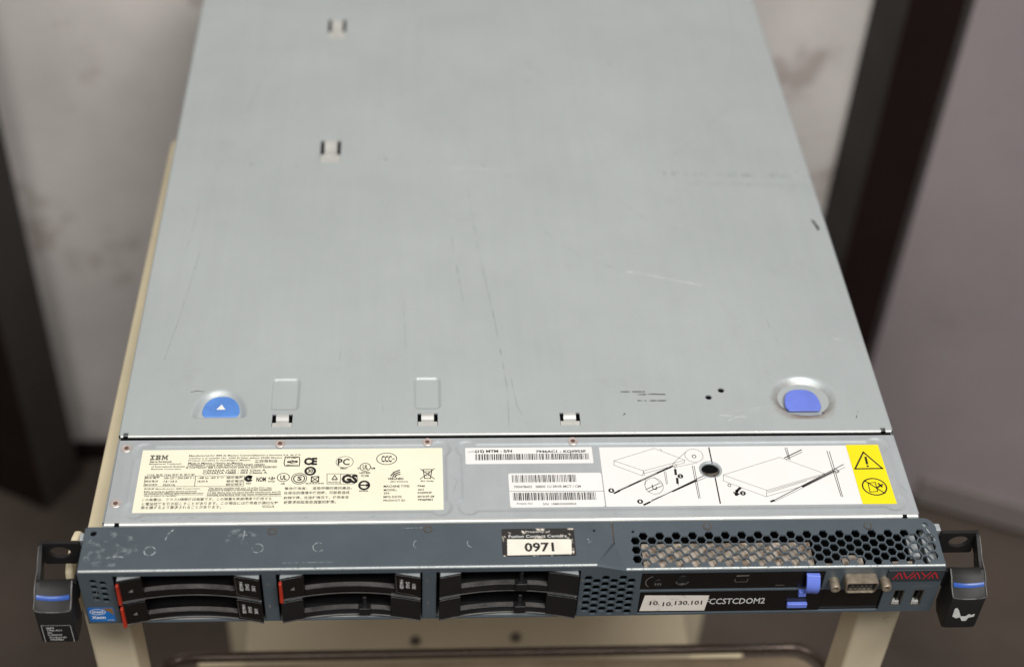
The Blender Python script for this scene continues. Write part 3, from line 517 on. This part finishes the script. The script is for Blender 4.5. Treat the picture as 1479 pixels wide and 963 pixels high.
for u0, u1, rows in LOGO:
    for k, segs in enumerate(rows):
        zz = y1 - (k + .5) * (y1 - y0) / 8
        for a0, a1 in segs:
            w0 = x0 + lw * (u0 + (u1 - u0) * a0); w1 = x0 + lw * (u0 + (u1 - u0) * a1); hh = (y1 - y0) / 8 * .41
            a = len(m.v); m.v += [P1(w0, zz - hh), P1(w1, zz - hh), P1(w1, zz + hh), P1(w0, zz + hh)]; m.face((a, a + 1, a + 2, a + 3))
for wd, pts in REG_LINES: m.line(pts, wd, P1)
for cx, cy, rx, ry, wd in REG_RINGS: m.ring(cx, cy, rx, ry, wd, P1)
cx, cy, rx, ry, _ = CTICK; m.ring(cx, cy, rx * .66, ry * .66, rx * .75, P1, a0=35, a1=330); m.disc(cx + .6, cy + .6, 1.1, 1.1, P1)
m.build('print', INK, reg, flip=None)
def barcode(m, bb, P, seed, slant=0):
    r = random.Random(seed); x0, x1, y0, y1 = bb; x = x0
    while x < x1 - .5:
        wd = r.choice([.22, .22, .4, .62]); m.prism([(x, y0), (x + wd, y0), (x + wd, y1), (x, y1)], lambda a, b_: P(a, b_), lambda a, b_: (P(a, b_)[0], P(a, b_)[1], P(a, b_)[2] + .01)); x += wd + r.choice([.22, .3, .45, .6])
ser = label('serial_label', rrect(-26.1, 43.3, 69.9, 81.7, .3), [], WHITE, desc='long white label with one barcode and serial number')
m = MB(); put(m, TXT_SER, P1); barcode(m, BC[0], P1, 3); m.line([(-24.5, 78.6), (-22, 79), (-19, 78.5)], .3, P1); m.build('print', INK, ser, flip=None)
bar = label('barcode_label', rrect(-3.5, 46.7, 39.0, 62.9, 1.2), [], WHITE, desc='small white label with two barcodes one above the other')
m = MB(); barcode(m, BC[1], P1, 5); barcode(m, BC[2], P1, 8); m.build('print', INK, bar, flip=None)
m = MB(); put(m, TXT_BAR, P1); m.line(BCLINE, .3, P1); m.build('grey_print', INKG, bar, flip=None)
ins = label('instruction_label', rrect(47.3, 184.9, 39.0, 81.4, .3), [circ(HX, HY, 6.35, 28)], WHITE, desc='white label with rail mounting drawings')
m = MB()
for wd, pts in INS_LINES: m.line(pts, max(.26, wd * 1.15 + .08), P1, 1 if wd < .2 else 0)
for cx, cy, rx, ry, wd in INS_RINGS: m.ring(cx, cy, rx, ry, wd + .13, P1, 1 if wd < .2 else 0)
for cx, cy, rx, ry, _, n in INS_DOTS: m.disc(cx, cy, rx, ry, P1); m.text(n, cx - .45, cx + .45, cy - .8, 1.6, P2, 2, .03)
m.build('print', [INK, INKG, WHITE], ins, flip=None)
wrn = label('warning_label', [(185.0, 39.0), (203.6, 38.9), (203.2, 81.8), (185.0, 81.8)], [], YELLOW, desc='yellow panel with a warning triangle and a no plug sign')
m = MB()
for wd, pts in WARN_LINES: m.line(pts, wd, P1)
for cx, cy, rx, ry, wd in WARN_RINGS: m.ring(cx, cy, rx, ry, wd, P1)
cx, cy, rx, ry, _ = WARN_DOT; m.disc(cx, cy, rx, ry, P1); m.build('print', INK, wrn, flip=None)

# ------------------------------------------------------------------ bezel
ZT = -.4; BX = 221.5; BD = 28.6
def slope(y): return ZT - 4.0 * (1 - y / BD)
bez_parts = MB(); m = bez_parts
r_ = .95
m.plate([(-BX + .8, r_), (38.8, r_), (48.5, 14.8), (48.5, BD), (-BX + 1.2, BD), (-BX + .8, BD - .6)], [circ(-216.7, 24.4, 1.7, 14), circ(39.2, 22.7, .8, 10)], lambda x, y: (x, y, ZT), lambda x, y: (x, y, ZT - 1))
hexes = []; px_ = 4.32; c = 0; x = 60.4
while x < 217:
    ys = [3.5, 8.9, 14.3, 19.7] if c % 2 else [6.2, 11.6, 17.0]
    for y in ys:
        if y + 2.5 < 23.4: hexes.append(hexagon(x, y, 2.5, 1.0, 1.08))
    x += px_; c += 1
def rs(x, y): return (x, y, slope(y))
def rs2(x, y): return (x, y, slope(y) - 1)
out = [(49.5, 14.8), (54.2, r_), (BX - .8, r_), (BX - .8, BD - 6)] + [(BX - .8 - 6 + 6 * math.cos(math.radians(a)), BD - 6 + 6 * math.sin(math.radians(a))) for a in (15, 30, 45, 60, 75, 90)] + [(49.5, BD)]
m.plate(out, hexes + [circ(59.6, 22.4, .8, 10), circ(215.2, 24.6, 1.5, 12)], rs, rs2)
a = len(m.v); m.v += [(38.8, r_, ZT), (48.5, 14.8, ZT), (49.5, 14.8, slope(14.8)), (54.2, r_, slope(r_)), (54.2, .05, slope(0) - r_), (38.8, .05, ZT - r_)]
m.face((a, a + 1, a + 2)); m.face((a, a + 2, a + 3)); m.face((a, a + 3, a + 4, a + 5))
# side cheeks
m.box(-BX, -BX + .8, .9, BD - .4, -43, ZT - .9); m.box(BX - .8, BX, .9, BD - 5, -43, ZT - 4.6)
side_strip(m, -BX + .8, -1, r_, BD - .6, ZT, .8, .6)
# front plate with bay openings, grilles and ports
BAYS = [(-204.6, -130.6), (-123.6, -49.8), (-42.8, 31.0)]
fh = [[(x0, -42.3), (x1, -42.3), (x1, -4.4), (x0, -4.4)] for x0, x1 in BAYS]
for i, x in enumerate((-214.6, -210.0)):
    for k in range(4): fh.append(hexagon(x, -8.6 - k * 4.6 - (1.4 if i else 0), 2.2, 1, .92))
c = 0; x = 35.2
while x < 59.5:
    for k in range(6):
        zc = -11.2 - k * 5.2 - (2.6 if c % 2 else 0)
        if zc - 2.4 > -42.4: fh.append(hexagon(x, zc, 2.55, 1, .96))
    x += 4.5; c += 1
fh.append([(62.6, -22.2), (158.5, -22.2), (158.5, -7.6), (62.6, -7.6)])
fh.append([(63.2, -41.6), (192.6, -41.6), (192.6, -23.2), (63.2, -23.2)])
fh += [[(x, -37.4), (x + 5.8, -37.4), (x + 5.8, -24.4), (x, -24.4)] for x in (198.2, 208.8)]
m.plate([(-BX, -43), (BX, -43), (BX, slope(0) - r_), (54.2, slope(0) - r_), (38.8, ZT - r_), (-BX, ZT - r_)], fh, lambda x, z: (x, 0, z), lambda x, z: (x, 1.3, z))
bez = m.build('bezel', SLATE, srv)
# rolled front edges, worn paint and a painted edge highlight in one paler colour
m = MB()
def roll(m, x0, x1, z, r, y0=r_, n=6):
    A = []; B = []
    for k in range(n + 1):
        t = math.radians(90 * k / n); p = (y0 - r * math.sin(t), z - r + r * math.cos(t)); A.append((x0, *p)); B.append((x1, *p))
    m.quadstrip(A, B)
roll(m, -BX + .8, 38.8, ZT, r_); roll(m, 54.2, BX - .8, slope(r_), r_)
m.build('bezel_edge', WORN_LIT, bez, smooth=60)
m = MB(); m.quadstrip([(48.6, 14.8, ZT - .5), (48.6, BD, ZT - .5)], [(49.4, 14.8, ZT - .9), (49.4, BD, ZT - .5)]); m.build('seam', SCREW, bez, flip=None)
for x, y in [(-126.6, 24.6), (-46.9, 24.9), (99.1, 25.1), (184.5, 24.3)]:
    z = ZT if x < 49 else slope(y)
    m = MB(); m.lathe([(2.4, 0), (2.3, .3), (1.7, .25), (1.4, -.2), (1.1, -.2)], (x, y, z), 'z', 18); m.build('screw', SCREW, bez, smooth=40)
    m = MB(); m.disc(x, y - .2, .9, .8, lambda a, b_: (a, b_, z - .15)); m.build('screw_socket', DARK, bez, flip=None)
BW = film('pale_paint_scuff', rgb(190, 196, 196), .7, 500, .38, .6); pl = lambda x, y: (x, y, ZT + .03)
m = MB()
for cx, cy, a0, a1, w_ in [(-187, 12.6, 20, 360, .55), (-133.2, 13.6, -150, 190, .4), (-102.5, 13.9, 60, 320, .4), (-51.5, 15, 120, 240, .35), (-24, 15.4, 150, 270, .4)]: m.ring(cx, cy, 2.8, 2.8, w_, pl, 0, 24, a0, a1)
m.plate([(-219, 4), (-206, 2.5), (-196, 5), (-193, 13), (-197, 22), (-206, 26), (-214, 25), (-219.5, 18)], [], pl, None, 1)
m.plate([(-150, 18), (-139, 16), (-134, 22), (-141, 27), (-149, 25)], [], pl, None, 1)
m.line([(-208, 8.6), (-203, 9.4), (-200, 9)], .7, pl); m.line([(-180, 20), (-179, 24), (-177, 26)], .7, pl); m.line([(-141, 20), (-140.5, 25)], .7, pl); m.line([(-143, 22), (-139, 22.3)], .4, pl)
m.line([(-60.5, 25.6), (-49.8, 25.9)], .3, pl); m.line([(35.5, 17), (37, 15.4), (36, 15)], .6, pl)
m.line([(-120, 4), (-95, 4.2)], .2, pl); m.line([(215.6, 22), (219, 14)], .5, lambda x, y: (x, y, slope(y) + .03))
BC2 = film('rubbed_paint_haze', rgb(176, 182, 184), .5, 190, .52, .78)
m.build('scuff_marks', [BW, BC2], bez, flip=None)['kind'] = 'stuff'
# things behind the perforated slope
m = MB(); m.box(64, 153, 2.2, 18.8, -11.5, -7.2); m.build('inner_board', TAN, srv)
for x0, x1, y0, y1, z in [(156, 166, 2.2, 6, -9), (169, 180, 2.2, 12, -10), (190, 206, 2.2, 7.5, -10), (206, 211, 10, 24, -9), (214, 219, 3, 24, -8), (182, 186, 2.2, 5, -9)]:
    m = MB(); m.box(x0, x1, y0, y1, z - 2, z); m.build('inner_bracket', TAN if x0 < 200 else ZINC2, srv)
# bay dividers and dark liner walls
for x in (-205.2, -130.0, -124.2, -49.2, -43.4, 31.6, 61.9, 193.3):
    m = MB(); m.box(x - .3, x + .3, 1.5, 27, -42.2, -5.2); m.build('bay_wall', DARK, srv)
m = MB(); m.box(-220, 36, 1.6, 27, -2.9, -2.5); m.build('bay_roof', DARK, srv)

# asset sticker on the bezel
st = MB(); st.plate(rrect(-9.0, 28.7, 6.3, 24.3, 1.0), [], lambda x, y: (x, y, ZT + .15), lambda x, y: (x, y, ZT + .01)); st = st.build('asset_sticker', STK_BLK, srv); st['label'] = 'worn black sticker with a white numbered strip'
m = MB(); m.plate([(-6.6, 6.9), (26.4, 7.3), (26.9, 16.4), (26.0, 17.0), (10, 17.2), (-6.2, 17.4)], [], lambda x, y: (x, y, ZT + .24), lambda x, y: (x, y, ZT + .16)); m.build('number_strip', STK_WHT, st)
m = MB(); m.text('0971', 2.4, 17.6, 8.9, 6.1, lambda x, y: (x, y, ZT + .27), 0, .03); m.build('print', INK, st, flip=None)
m = MB(); m.text('Property of', 3.5, 16.2, 21.2, 1.7, lambda x, y: (x, y, ZT + .18), 0, .01); m.text('Fusion Contact Centers', -5.4, 24.6, 18.3, 1.9, lambda x, y: (x, y, ZT + .18), 0, .02); m.build('white_print', INKW, st, flip=None)

# ------------------------------------------------------------------ drive carriers and blank fillers
HWD = 35.6
def yf(u, e=-2.5, mid=2.0): return mid + (e - mid) * (u / HWD) ** 2        # concave front
def carrier(name, x, zb, drive):
    """zb = bottom; 17.8 mm tall; end blocks, low curved lip, dark back"""
    H_ = 17.8; n = 22; m = MB()
    def band(u0, u1, z0, z1, depth, off=0.0, mi=0):
        us = [u0 + (u1 - u0) * k / n for k in range(n + 1)]
        F0 = [(x + u, yf(u) + off, zb + z0) for u in us]; F1 = [(x + u, yf(u) + off, zb + z1) for u in us]
        B0 = [(x + u, depth, zb + z0) for u in us]; B1 = [(x + u, depth, zb + z1) for u in us]
        m.quadstrip(F0, F1, mi); m.quadstrip(F1, B1, mi); m.quadstrip(B0, F0, mi); m.quadstrip(B1, B0, mi)
        for P in ((F0[0], F1[0], B1[0], B0[0]), (F0[-1], F1[-1], B1[-1], B0[-1])):
            a = len(m.v); m.v += list(P); m.face((a, a + 1, a + 2, a + 3), mi)
    wl, wr = (-HWD + 12.2, HWD - 13.2) if drive else (-HWD + 11, HWD - 15.5)
    band(-HWD, wl, 0, H_ - 1.2, 14); band(wr, HWD, 0, H_ - 1.2, 14); band(wl, wr, 1.0, 5.2, 6.2, .3)
    o = m.build(name, BLACK if not drive else GLOSS, srv, smooth=30, bevel=.35)
    m = MB(); us = [wl + .2 + (wr - wl - .4) * k / n for k in range(n + 1)]
    m.quadstrip([(x + u, yf(u) + .6, zb + 5.25) for u in us], [(x + u, yf(u) + 3.0, zb + 5.45) for u in us]); m.build('handle_lip', HLIP, o, smooth=40, flip=None)
    m = MB(); m.box(x + wl + .1, x + wr - .1, 6.3, 10.6, zb + .6, zb + 4.4); m.box(x - HWD + 1, x + HWD - 1, 10.7, 13, zb + .6, zb + H_ - 1.4); m.build('cavity', DARK, o)
    for s0, s1 in ((-HWD + .4, wl - .3), (wr + .3, HWD - .4)):
        m = MB(); us = [s0 + (s1 - s0) * k / 8 for k in range(9)]; m.quadstrip([(x + u, yf(u) + .9, zb + H_ - 1.05) for u in us], [(x + u, 13.5, zb + H_ - 1.05) for u in us]); m.build('top_plate', ZINC2, o, flip=None)
    m = MB(); us = [-HWD + (2 * HWD) * k / 30 for k in range(31)]
    m.tube([(x + u, yf(u) - .05, zb + .35) for u in us], .32, 6); m.build('handle_edge', HLIP, o, smooth=60)
    return o, wl, wr
def lv(cx): return cx
DZ = {0: -23.0, 1: -41.8}
pl_front = lambda xx, zz, u0: (xx, yf(xx - u0) - .08, zz)
for bi, row, drive in [(0, 0, 1), (0, 1, 1), (1, 0, 1), (1, 1, 0), (2, 0, 0), (2, 1, 0)]:
    cx = (BAYS[bi][0] + BAYS[bi][1]) / 2 + .4; zb = DZ[row]
    o, wl, wr = carrier('drive_carrier' if drive else 'blank_filler', cx, zb, drive)
    if drive:
        m = MB(); ta = [(cx - HWD - .3, zb + .2), (cx - HWD + 1.5, zb - .1), (cx - HWD + 1.4, zb + 15.4), (cx - HWD - .1, zb + 15.6)]
        m.prism(ta, lambda a, z: (a, -4.2, z), lambda a, z: (a, -1.0, z)); m.build('red_tab', RED, o, bevel=.4)
        P = lambda a, z: pl_front(a, z, cx)
        m = MB(); tx = cx - HWD + 6.2; m.plate([(tx - 1.1, zb + 7.4), (tx + 1.1, zb + 6.7), (tx + 1.0, zb + 9.2)], [], P); m.build('arrow_mark', ARROWG, o, flip=None)
        m = MB()
        for k, (t, l) in enumerate([('146GB', 7.2), ('SAS', 5.2), ('10K', 4.6)]):
            V, F = text_mesh(t, .02); xs = [q[0] for q in V]; ys = [q[1] for q in V]; s0 = l / (max(xs) - min(xs)); s1 = 1.9 / (max(ys) - min(ys)); a = len(m.v)
            X0 = cx + wr + 2.6 + k * 3.1 ; Z0 = zb + 13.4 - k * .9
            for qx, qy in V: m.v.append(P(X0 + (qy - min(ys)) * s1, Z0 - (qx - min(xs)) * s0))
            for f in F: m.face([a + i for i in f])
        m.build('print', INKW, o, flip=None)
        m = MB(); m.line([(cx + wr + .8, zb + 2.6), (cx + HWD - 1.5, zb + 2.2)], .22, P); m.line([(cx + wr + .6, zb + 15), (cx + wr + .9, zb + 2.6)], .15, P); m.build('label_border', INKG, o, flip=None)
    else:
        m = MB(); u = 6.6; y_ = yf(u); m.box(cx + u - 3.0, cx + u + 3.0, y_ - 1.4, y_ + 3, zb + 1.4, zb + 7.0); m.box(cx + u - 1.0, cx + u + 1.0, y_ + 1.0, y_ + 2.2, zb + 7.0, zb + 13.5)
        m.build('release_clip', BLACK, o, bevel=.4)
PF = lambda x, z: (x, -.06, z)
m = MB()
for t, x, z in [('0', -128.0, -12.2), ('1', -127.6, -30.4), ('2', -47.4, -11.2), ('3', -47.2, -29.6), ('4', 32.0, -12.4), ('5', 32.4, -32)]: m.text(t, x - .9, x + (.9 if t != '1' else 0), z - 1.3, 2.6, PF)
m.build('bay_numbers', INKG, bez, flip=None)['kind'] = 'stuff'

# processor sticker
STKB = mat('processor_sticker_blue', rgb(30, 116, 190), .3, 0, .1, 60, col2=rgb(24, 84, 160))
o = MB(); o.plate(rrect(-220.4, -207.3, -41.0, -29.6, .8), [], lambda x, z: (x, -.14, z), lambda x, z: (x, -.02, z)); o = o.build('processor_sticker', STKB, srv); o['label'] = 'small blue processor sticker with a gold corner'
m = MB(); m.plate([(-213.2, -30.0), (-208.2, -30.0), (-207.7, -30.6), (-207.7, -36.4), (-209.6, -33.2)], [], lambda x, z: (x, -.17, z)); m.build('gold_corner', mat('gold_foil', rgb(150, 112, 62), .35, .3, .15, 90), o, flip=None)
m = MB(); P = lambda x, z: (x, -.2, z); m.ring(-215.6, -33.0, 3.9, 2.2, .35, P); m.text('intel', -218.3, -212.9, -34.0, 2.2, P, 0, .02); m.text('Xeon', -219.2, -212.2, -38.8, 2.6, P, 0, .03); m.text('inside', -211.4, -208, -40.2, 1.0, P); m.build('print', WHITE, o, flip=None)

# ------------------------------------------------------------------ control panel, optical drive slot
o = MB(); o.box(62.9, 158.2, .6, 3, -21.9, -7.9); o = o.build('control_panel', GLOSS, srv, bevel=.3)
m = MB(); m.lathe([(3.6, 0), (3.5, .5), (3.0, .5), (2.7, .15), (2.2, .1)], (84.2, .6, -14.2), 'y', 24); m.build('round_button', BLACK, o, smooth=40)
m = MB(); m.ring(84.2, -14.2, 3.3, 3.3, .35, lambda x, z: (x, -.02, z), 0, 24, 190, 350); m.ring(70.5, -15.6, 5.2, 5.0, .4, lambda x, z: (x, .5, z), 0, 20, 110, 230); m.build('button_rim', INKG, o, flip=None)
m = MB(); m.lathe([(3.0, 0), (2.9, .5), (1.6, .2)], (71.6, .6, -16.4), 'y', 20); m.build('round_button', BLACK, o, smooth=40)
m = MB(); m.text('ııı', 70.2, 73.2, -17.6, 1.8, lambda x, z: (x, .06, z)); m.line([(112.6, -11.4), (118.4, -11.2)], .8, lambda x, z: (x, .55, z)); m.line([(111.8, -14), (112, -16.4), (118.2, -16.4), (118.6, -14)], .3, lambda x, z: (x, .55, z)); m.line([(134, -19.6), (138.5, -19.6)], .35, lambda x, z: (x, .55, z)); m.build('print', INKG, o, flip=None)
o = MB(); o.box(63.5, 160.6, .5, 3, -41.3, -23.5); o.box(160.9, 192.3, 1.4, 3, -41.3, -23.5); o = o.build('optical_drive', GLOSS, srv, bevel=.3); o['label'] = 'black drive front with a blue eject button'
m = MB(); m.box(63.4, 157, .3, 1.0, -23.5, -22.9); m.build('slot_edge', LIP, o)
m = MB(); m.text('FCCSTCDOM2', 98.6, 130.4, -34.9, 4.9, lambda x, z: (x, .44, z), 0, .012); m.build('print', INKW, o, flip=None)
m = MB(); m.box(142.3, 153.0, -1.6, .5, -36.8, -33.6); m.build('eject_button', BLUE2, o, bevel=.4)
o = MB(); o.plate([(64.4, -39.7), (99.0, -40.0), (100.0, -27.4), (66.0, -26.6)], [], lambda x, z: (x, .32, z), lambda x, z: (x, .44, z)); o = o.build('address_sticker', TAPE, srv); o['label'] = 'off white tape strip with a printed address'
m = MB(); P = lambda x, z: (x, .27, z); m.text('10.', 69.2, 74.6, -34.8, 3.6, P, 0, .02); m.text('10.', 76.2, 81.6, -35.8, 3.6, P, 0, .02); m.text('130.101', 82.6, 97.0, -34.9, 3.6, P, 0, .02); m.build('print', INK, o, flip=None)
# blue release tab: a bowed band
m = MB(); n = 10; A = []; B = []; C_ = []; D_ = []
for k in range(n + 1):
    t = k / n; z = -9.2 - 15.8 * t; y = .4 - 5.0 * math.sin(math.pi * (.12 + .8 * t)); A.append((148.4 + .8 * t, y, z)); B.append((155.4 + .6 * t, y - .6, z)); C_.append((148.4 + .8 * t, y + 1.8, z)); D_.append((155.4 + .6 * t, y + 1.6, z))
m.quadstrip(A, B); m.quadstrip(B, D_); m.quadstrip(D_, C_); m.quadstrip(C_, A)
for q in (0, n):
    a = len(m.v); m.v += [A[q], B[q], D_[q], C_[q]]; m.face((a, a + 1, a + 2, a + 3))
m.box(146.6, 150.6, -2.2, .4, -26.4, -22.6); m.build('release_tab', BLUE2, srv, smooth=40, bevel=.3)

# ------------------------------------------------------------------ video port
def dshape(cx, cz, wt, wb, h, r=1.6):
    base = [(cx - wb / 2, cz - h / 2), (cx + wb / 2, cz - h / 2), (cx + wt / 2, cz + h / 2), (cx - wt / 2, cz + h / 2)]; o = []
    for i in range(4):
        p = Vector(base[i]); a = (Vector(base[i - 1]) - p).normalized(); c = (Vector(base[(i + 1) % 4]) - p).normalized(); s0, s1 = p + a * r, p + c * r
        for k in range(5): t = k / 4; o.append(tuple(s0 * (1 - t) ** 2 + p * 2 * t * (1 - t) + s1 * t * t))
    return o
VX, VZ = 177.2, -14.6
m = MB(); d0 = dshape(VX, VZ, 17.4, 15.6, 8.8); d1 = dshape(VX, VZ, 16.2, 14.4, 7.6, 1.3); f = lambda y: (lambda p: (p[0], y, p[1]))
m.quadstrip([f(0)(p) for p in d0], [f(-5.6)(p) for p in d0], 0, True); m.quadstrip([f(-5.6)(p) for p in d0], [f(-6.0)(p) for p in d1], 0, True); m.quadstrip([f(-6.0)(p) for p in d1], [f(-2)(p) for p in d1], 0, True)
vga = m.build('video_port', BRASS, srv, smooth=35)
m = MB(); m.prism(dshape(VX, VZ, 16.0, 14.2, 7.4, 1.2), lambda x, z: (x, -4.6, z), lambda x, z: (x, -1, z)); m.build('socket_insert', BLACK, vga)
m = MB()
for r_i in range(3):
    for k in range(5): m.lathe([(.55, 0), (.5, .06)], (VX - 5.2 + k * 2.4 + (.9 if r_i == 1 else 0), -4.6, VZ + 2.1 - r_i * 2.1), 'y', 8)
m.build('pin_holes', SCREW, vga)['kind'] = 'stuff'
for jx in (163.6, 190.6):
    m = MB(); pr = [(2.7, 0), (2.7, 5.6), (2.4, 6.2), (1.3, 6.2), (1.2, 4.0)]; m.lathe(pr, (jx, 0, VZ - .6), 'y', 6 if False else 12); m.build('jack_screw', BRASS, vga, smooth=40)
m = MB(); m.line([(173.8, -6.9), (180.2, -6.9), (180.2, -9.4), (173.8, -9.4), (173.8, -6.9)], .35, PF); m.line([(171.6, -10), (173.4, -7)], .35, PF); m.line([(182.4, -10), (180.6, -7)], .35, PF); m.line([(172.8, -10.2), (181.2, -10.2)], .3, PF)
m.line([(206.5, -21.2), (218.2, -21.6)], .3, PF); m.line([(208, -22), (211, -20.2), (215, -20.2)], .35, PF); m.build('port_symbols', INKG, bez, flip=None)['kind'] = 'stuff'
# USB sockets
for x in (198.2, 208.8):
    m = MB(); m.plate([(x, -37.4), (x + 5.8, -37.4), (x + 5.8, -24.4), (x, -24.4)], [[(x + .6, -36.8), (x + 5.2, -36.8), (x + 5.2, -25), (x + .6, -25)]], lambda a, z: (a, .1, z), lambda a, z: (a, 10, z)); u_ = m.build('usb_port', SCREW, srv)
    m = MB(); m.box(x + .8, x + 4.6, .3, 3, -36.7, -34.9); m.build('contact', EDGE, u_)
    m = MB(); m.box(x + 3.0, x + 4.4, 1.2, 9, -35.6, -26); m.build('tongue', BLACK, u_)
    m = MB(); m.box(x + .6, x + 5.2, 9, 9.8, -36.8, -25); m.build('socket_back', DARK, u_)
# nameplate
o = MB(); o.box(191.2, 221.3, -1.0, -.03, -15.6, -6.9); o = o.build('nameplate', PLATE, srv, bevel=.3)
m = MB(); P = lambda x, z: (x, -1.05, z)
def strokes(m, ch, x0, x1, z0, z1, w_):
    mid = (x0 + x1) / 2
    if ch == 'A': m.line([(x0, z0), (mid, z1), (x1, z0)], w_, P); m.line([(mid - (x1 - x0) * .12, z0 + (z1 - z0) * .35), (mid + .1, z0)], w_ * .8, P)
    elif ch == 'V': m.line([(x0, z1), (mid, z0), (x1, z1)], w_, P)
    elif ch == 'Y': m.line([(x0, z1), (mid, z0 + (z1 - z0) * .45)], w_, P); m.line([(x1, z1), (mid - .5, z0)], w_, P)
for k, ch in enumerate('AVAYA'): strokes(m, ch, 194.6 + k * 4.7, 199.6 + k * 4.7, -13.6, -8.4, .55)
m.build('print', INKR, o, flip=None)

# ------------------------------------------------------------------ rack latches at both ends
mat_ridge = mat('pale_latch_edge', rgb(92, 90, 88), .35, 0, .3, 120)  # paler grey for the thin tubes along the latch edges
def ear(sgn, label_):
    """sgn -1 = left; the latch is a flange with an oval hole, two bowed arms and a block with a blue stripe"""
    X = lambda q: sgn * q                        # q = distance outwards from the middle
    x_in, x_out = 225.2, 243.6
    m = MB()
    fl = rrect(min(X(223.2), X(242.6)), max(X(223.2), X(242.6)), -17.6, -1.6, 1.2, 3)
    m.plate(fl, [circ(X(233.8), -8.6, 5.4, 22, 4.4)], lambda x, z: (x, 19.0, z), lambda x, z: (x, 21.0, z))
    root = m.build('rack_latch', RUBBER, srv, smooth=40); root['label'] = label_
    # block
    prof = [(-10.4, -44.2), (-10.4, -19.6), (-9.6, -18.4), (-5.2, -16.2), (-1.5, -12.6), (2.6, -10.6), (5.0, -11.4), (5.0, -40), (1, -44.2)]
    def dip(u): return 1.5 * (1 - u * u)                       # saddle across the thumb rest
    n = 12; rows = []
    for k in range(n + 1):
        u = -1 + 2 * k / n; q = (x_in + x_out) / 2 + u * (x_out - x_in) / 2; nar = .7 * (abs(u) ** 6)
        rows.append([(X(q), y + (nar if y < -9 else 0), z - (dip(u) if z > -20 and -9 < y < 3 else .4 * dip(u) if z > -20 else 0)) for y, z in prof])
    m = MB()
    for A, B in zip(rows, rows[1:]): m.quadstrip(A, B, 0, True)
    for R_ in (rows[0], rows[-1]):
        a = len(m.v); m.v += R_; m.face(range(a, a + len(R_)))
    m.build('block', RUBBER, root, bevel=.7, seg=3)
    m = MB()
    for k in range(n):
        u0, u1 = -.86 + 1.76 * k / n, -.86 + 1.76 * (k + 1) / n; q = lambda u: (x_in + x_out) / 2 + u * (x_out - x_in) / 2
        m.quadstrip([(X(q(u0)), y, z - dip(u0)) for y, z in ((-4.9, -15.5), (-4.5, -15.0), (-3.7, -14.2), (-3.2, -14.0), (-3.1, -14.9), (-4.4, -16.2))], [(X(q(u1)), y, z - dip(u1)) for y, z in ((-4.9, -15.5), (-4.5, -15.0), (-3.7, -14.2), (-3.2, -14.0), (-3.1, -14.9), (-4.4, -16.2))], 0, True)
    m.build('blue_stripe', STRIPE, root, smooth=50)
    m = MB(); m.tube([(X((x_in + x_out) / 2 + u * (x_out - x_in - .6) / 2), -10.2 + .7 * abs(u) ** 6, -18.9 - .4 * dip(u)) for u in [-1 + k / 6 for k in range(13)]], .38, 6); m.tube([(X(x_in + .3), -9.6, -18.3), (X(x_in + .3), -5, -16), (X(x_in + .3), -1.5, -12.4), (X(x_in + .3), 2.6, -10.4)], .4, 6); m.tube([(X(x_out), -9.4, -18.2), (X(x_out), -5, -16), (X(x_out), -1.5, -12.4), (X(x_out), 3, -10.4), (X(x_out - .2), 8, -9.0), (X(x_out - .2), 13, -5.4), (X(x_out - .4), 18, -2.2)], .3, 6); m.build('pale_ridge', mat_ridge, root, smooth=60)
    for q0, q1, wv in ((x_out - 2.2, x_out, 0), (x_in - 1.4, x_in + .4, 1)):
        up = [(21.8, -1.8), (18, -2.2), (13, -5.6), (8, -9.2), (4.6, -11.0), (3.0, -11.4)] if not wv else [(21.8, -13), (18, -13.4), (13, -14), (8, -13.4), (4.6, -13), (3.0, -13)]
        lo = [(3.0, -22), (6.5, -21.0), (9, -17.6), (14, -13.0), (18.6, -11), (21.8, -11.4)] if not wv else [(3.0, -26), (6.5, -24), (9, -21.6), (14, -19), (18.6, -18), (21.8, -18)]
        m = MB(); m.prism(up + lo, lambda y, z: (X(q0), y, z), lambda y, z: (X(q1), y, z)); m.build('arm', RUBBER, root, bevel=.5)
    m = MB(); m.box(min(X(214.5), X(224)), max(X(214.5), X(224)), 22.4, 27.0, -40, -3); m.build('bracket', ZINC2, root, bevel=.4)
    return root
e = ear(-1, 'black rack latch with a blue stripe and a small white printed tag')
m = MB(); P = lambda x, z: (x, -10.46, z)
m.line([(-241.6, -43.6), (-241.6, -29.8), (-227.2, -30.0), (-227.2, -43.6)], .22, P)
for k, t in enumerate(['IBM', '7946-AC1', 'S/N', 'KQ0953F', 'Product ID', '7946PBH']):
    wd = [3.6, 7.4, 2.2, 7.0, 8.4, 6.6][k]; m.text(t, -239.4 + (.4 if k > 3 else 0), -239.4 + wd + (.4 if k > 3 else 0), -32.8 - k * 1.95, 1.35, P, 0, .015)
m.build('print', INKW, e, flip=None)
e = ear(1, 'black rack latch with a blue stripe and a torn sticker remnant')
m = MB(); m.plate([(228.7, -33.9), (228.4, -27.6), (229.5, -26.6), (231.0, -28.7), (233.3, -34.1), (235.6, -34.1), (237.4, -32.0), (238.6, -33.0), (240.4, -32.1), (240.3, -34.2), (237.6, -35.2), (236.9, -37.9), (234.6, -37.8), (233.0, -34.6), (231.1, -35.6)], [], lambda x, z: (x, -10.52, z), lambda x, z: (x, -10.42, z)); m.build('sticker_remnant', INKW, e)
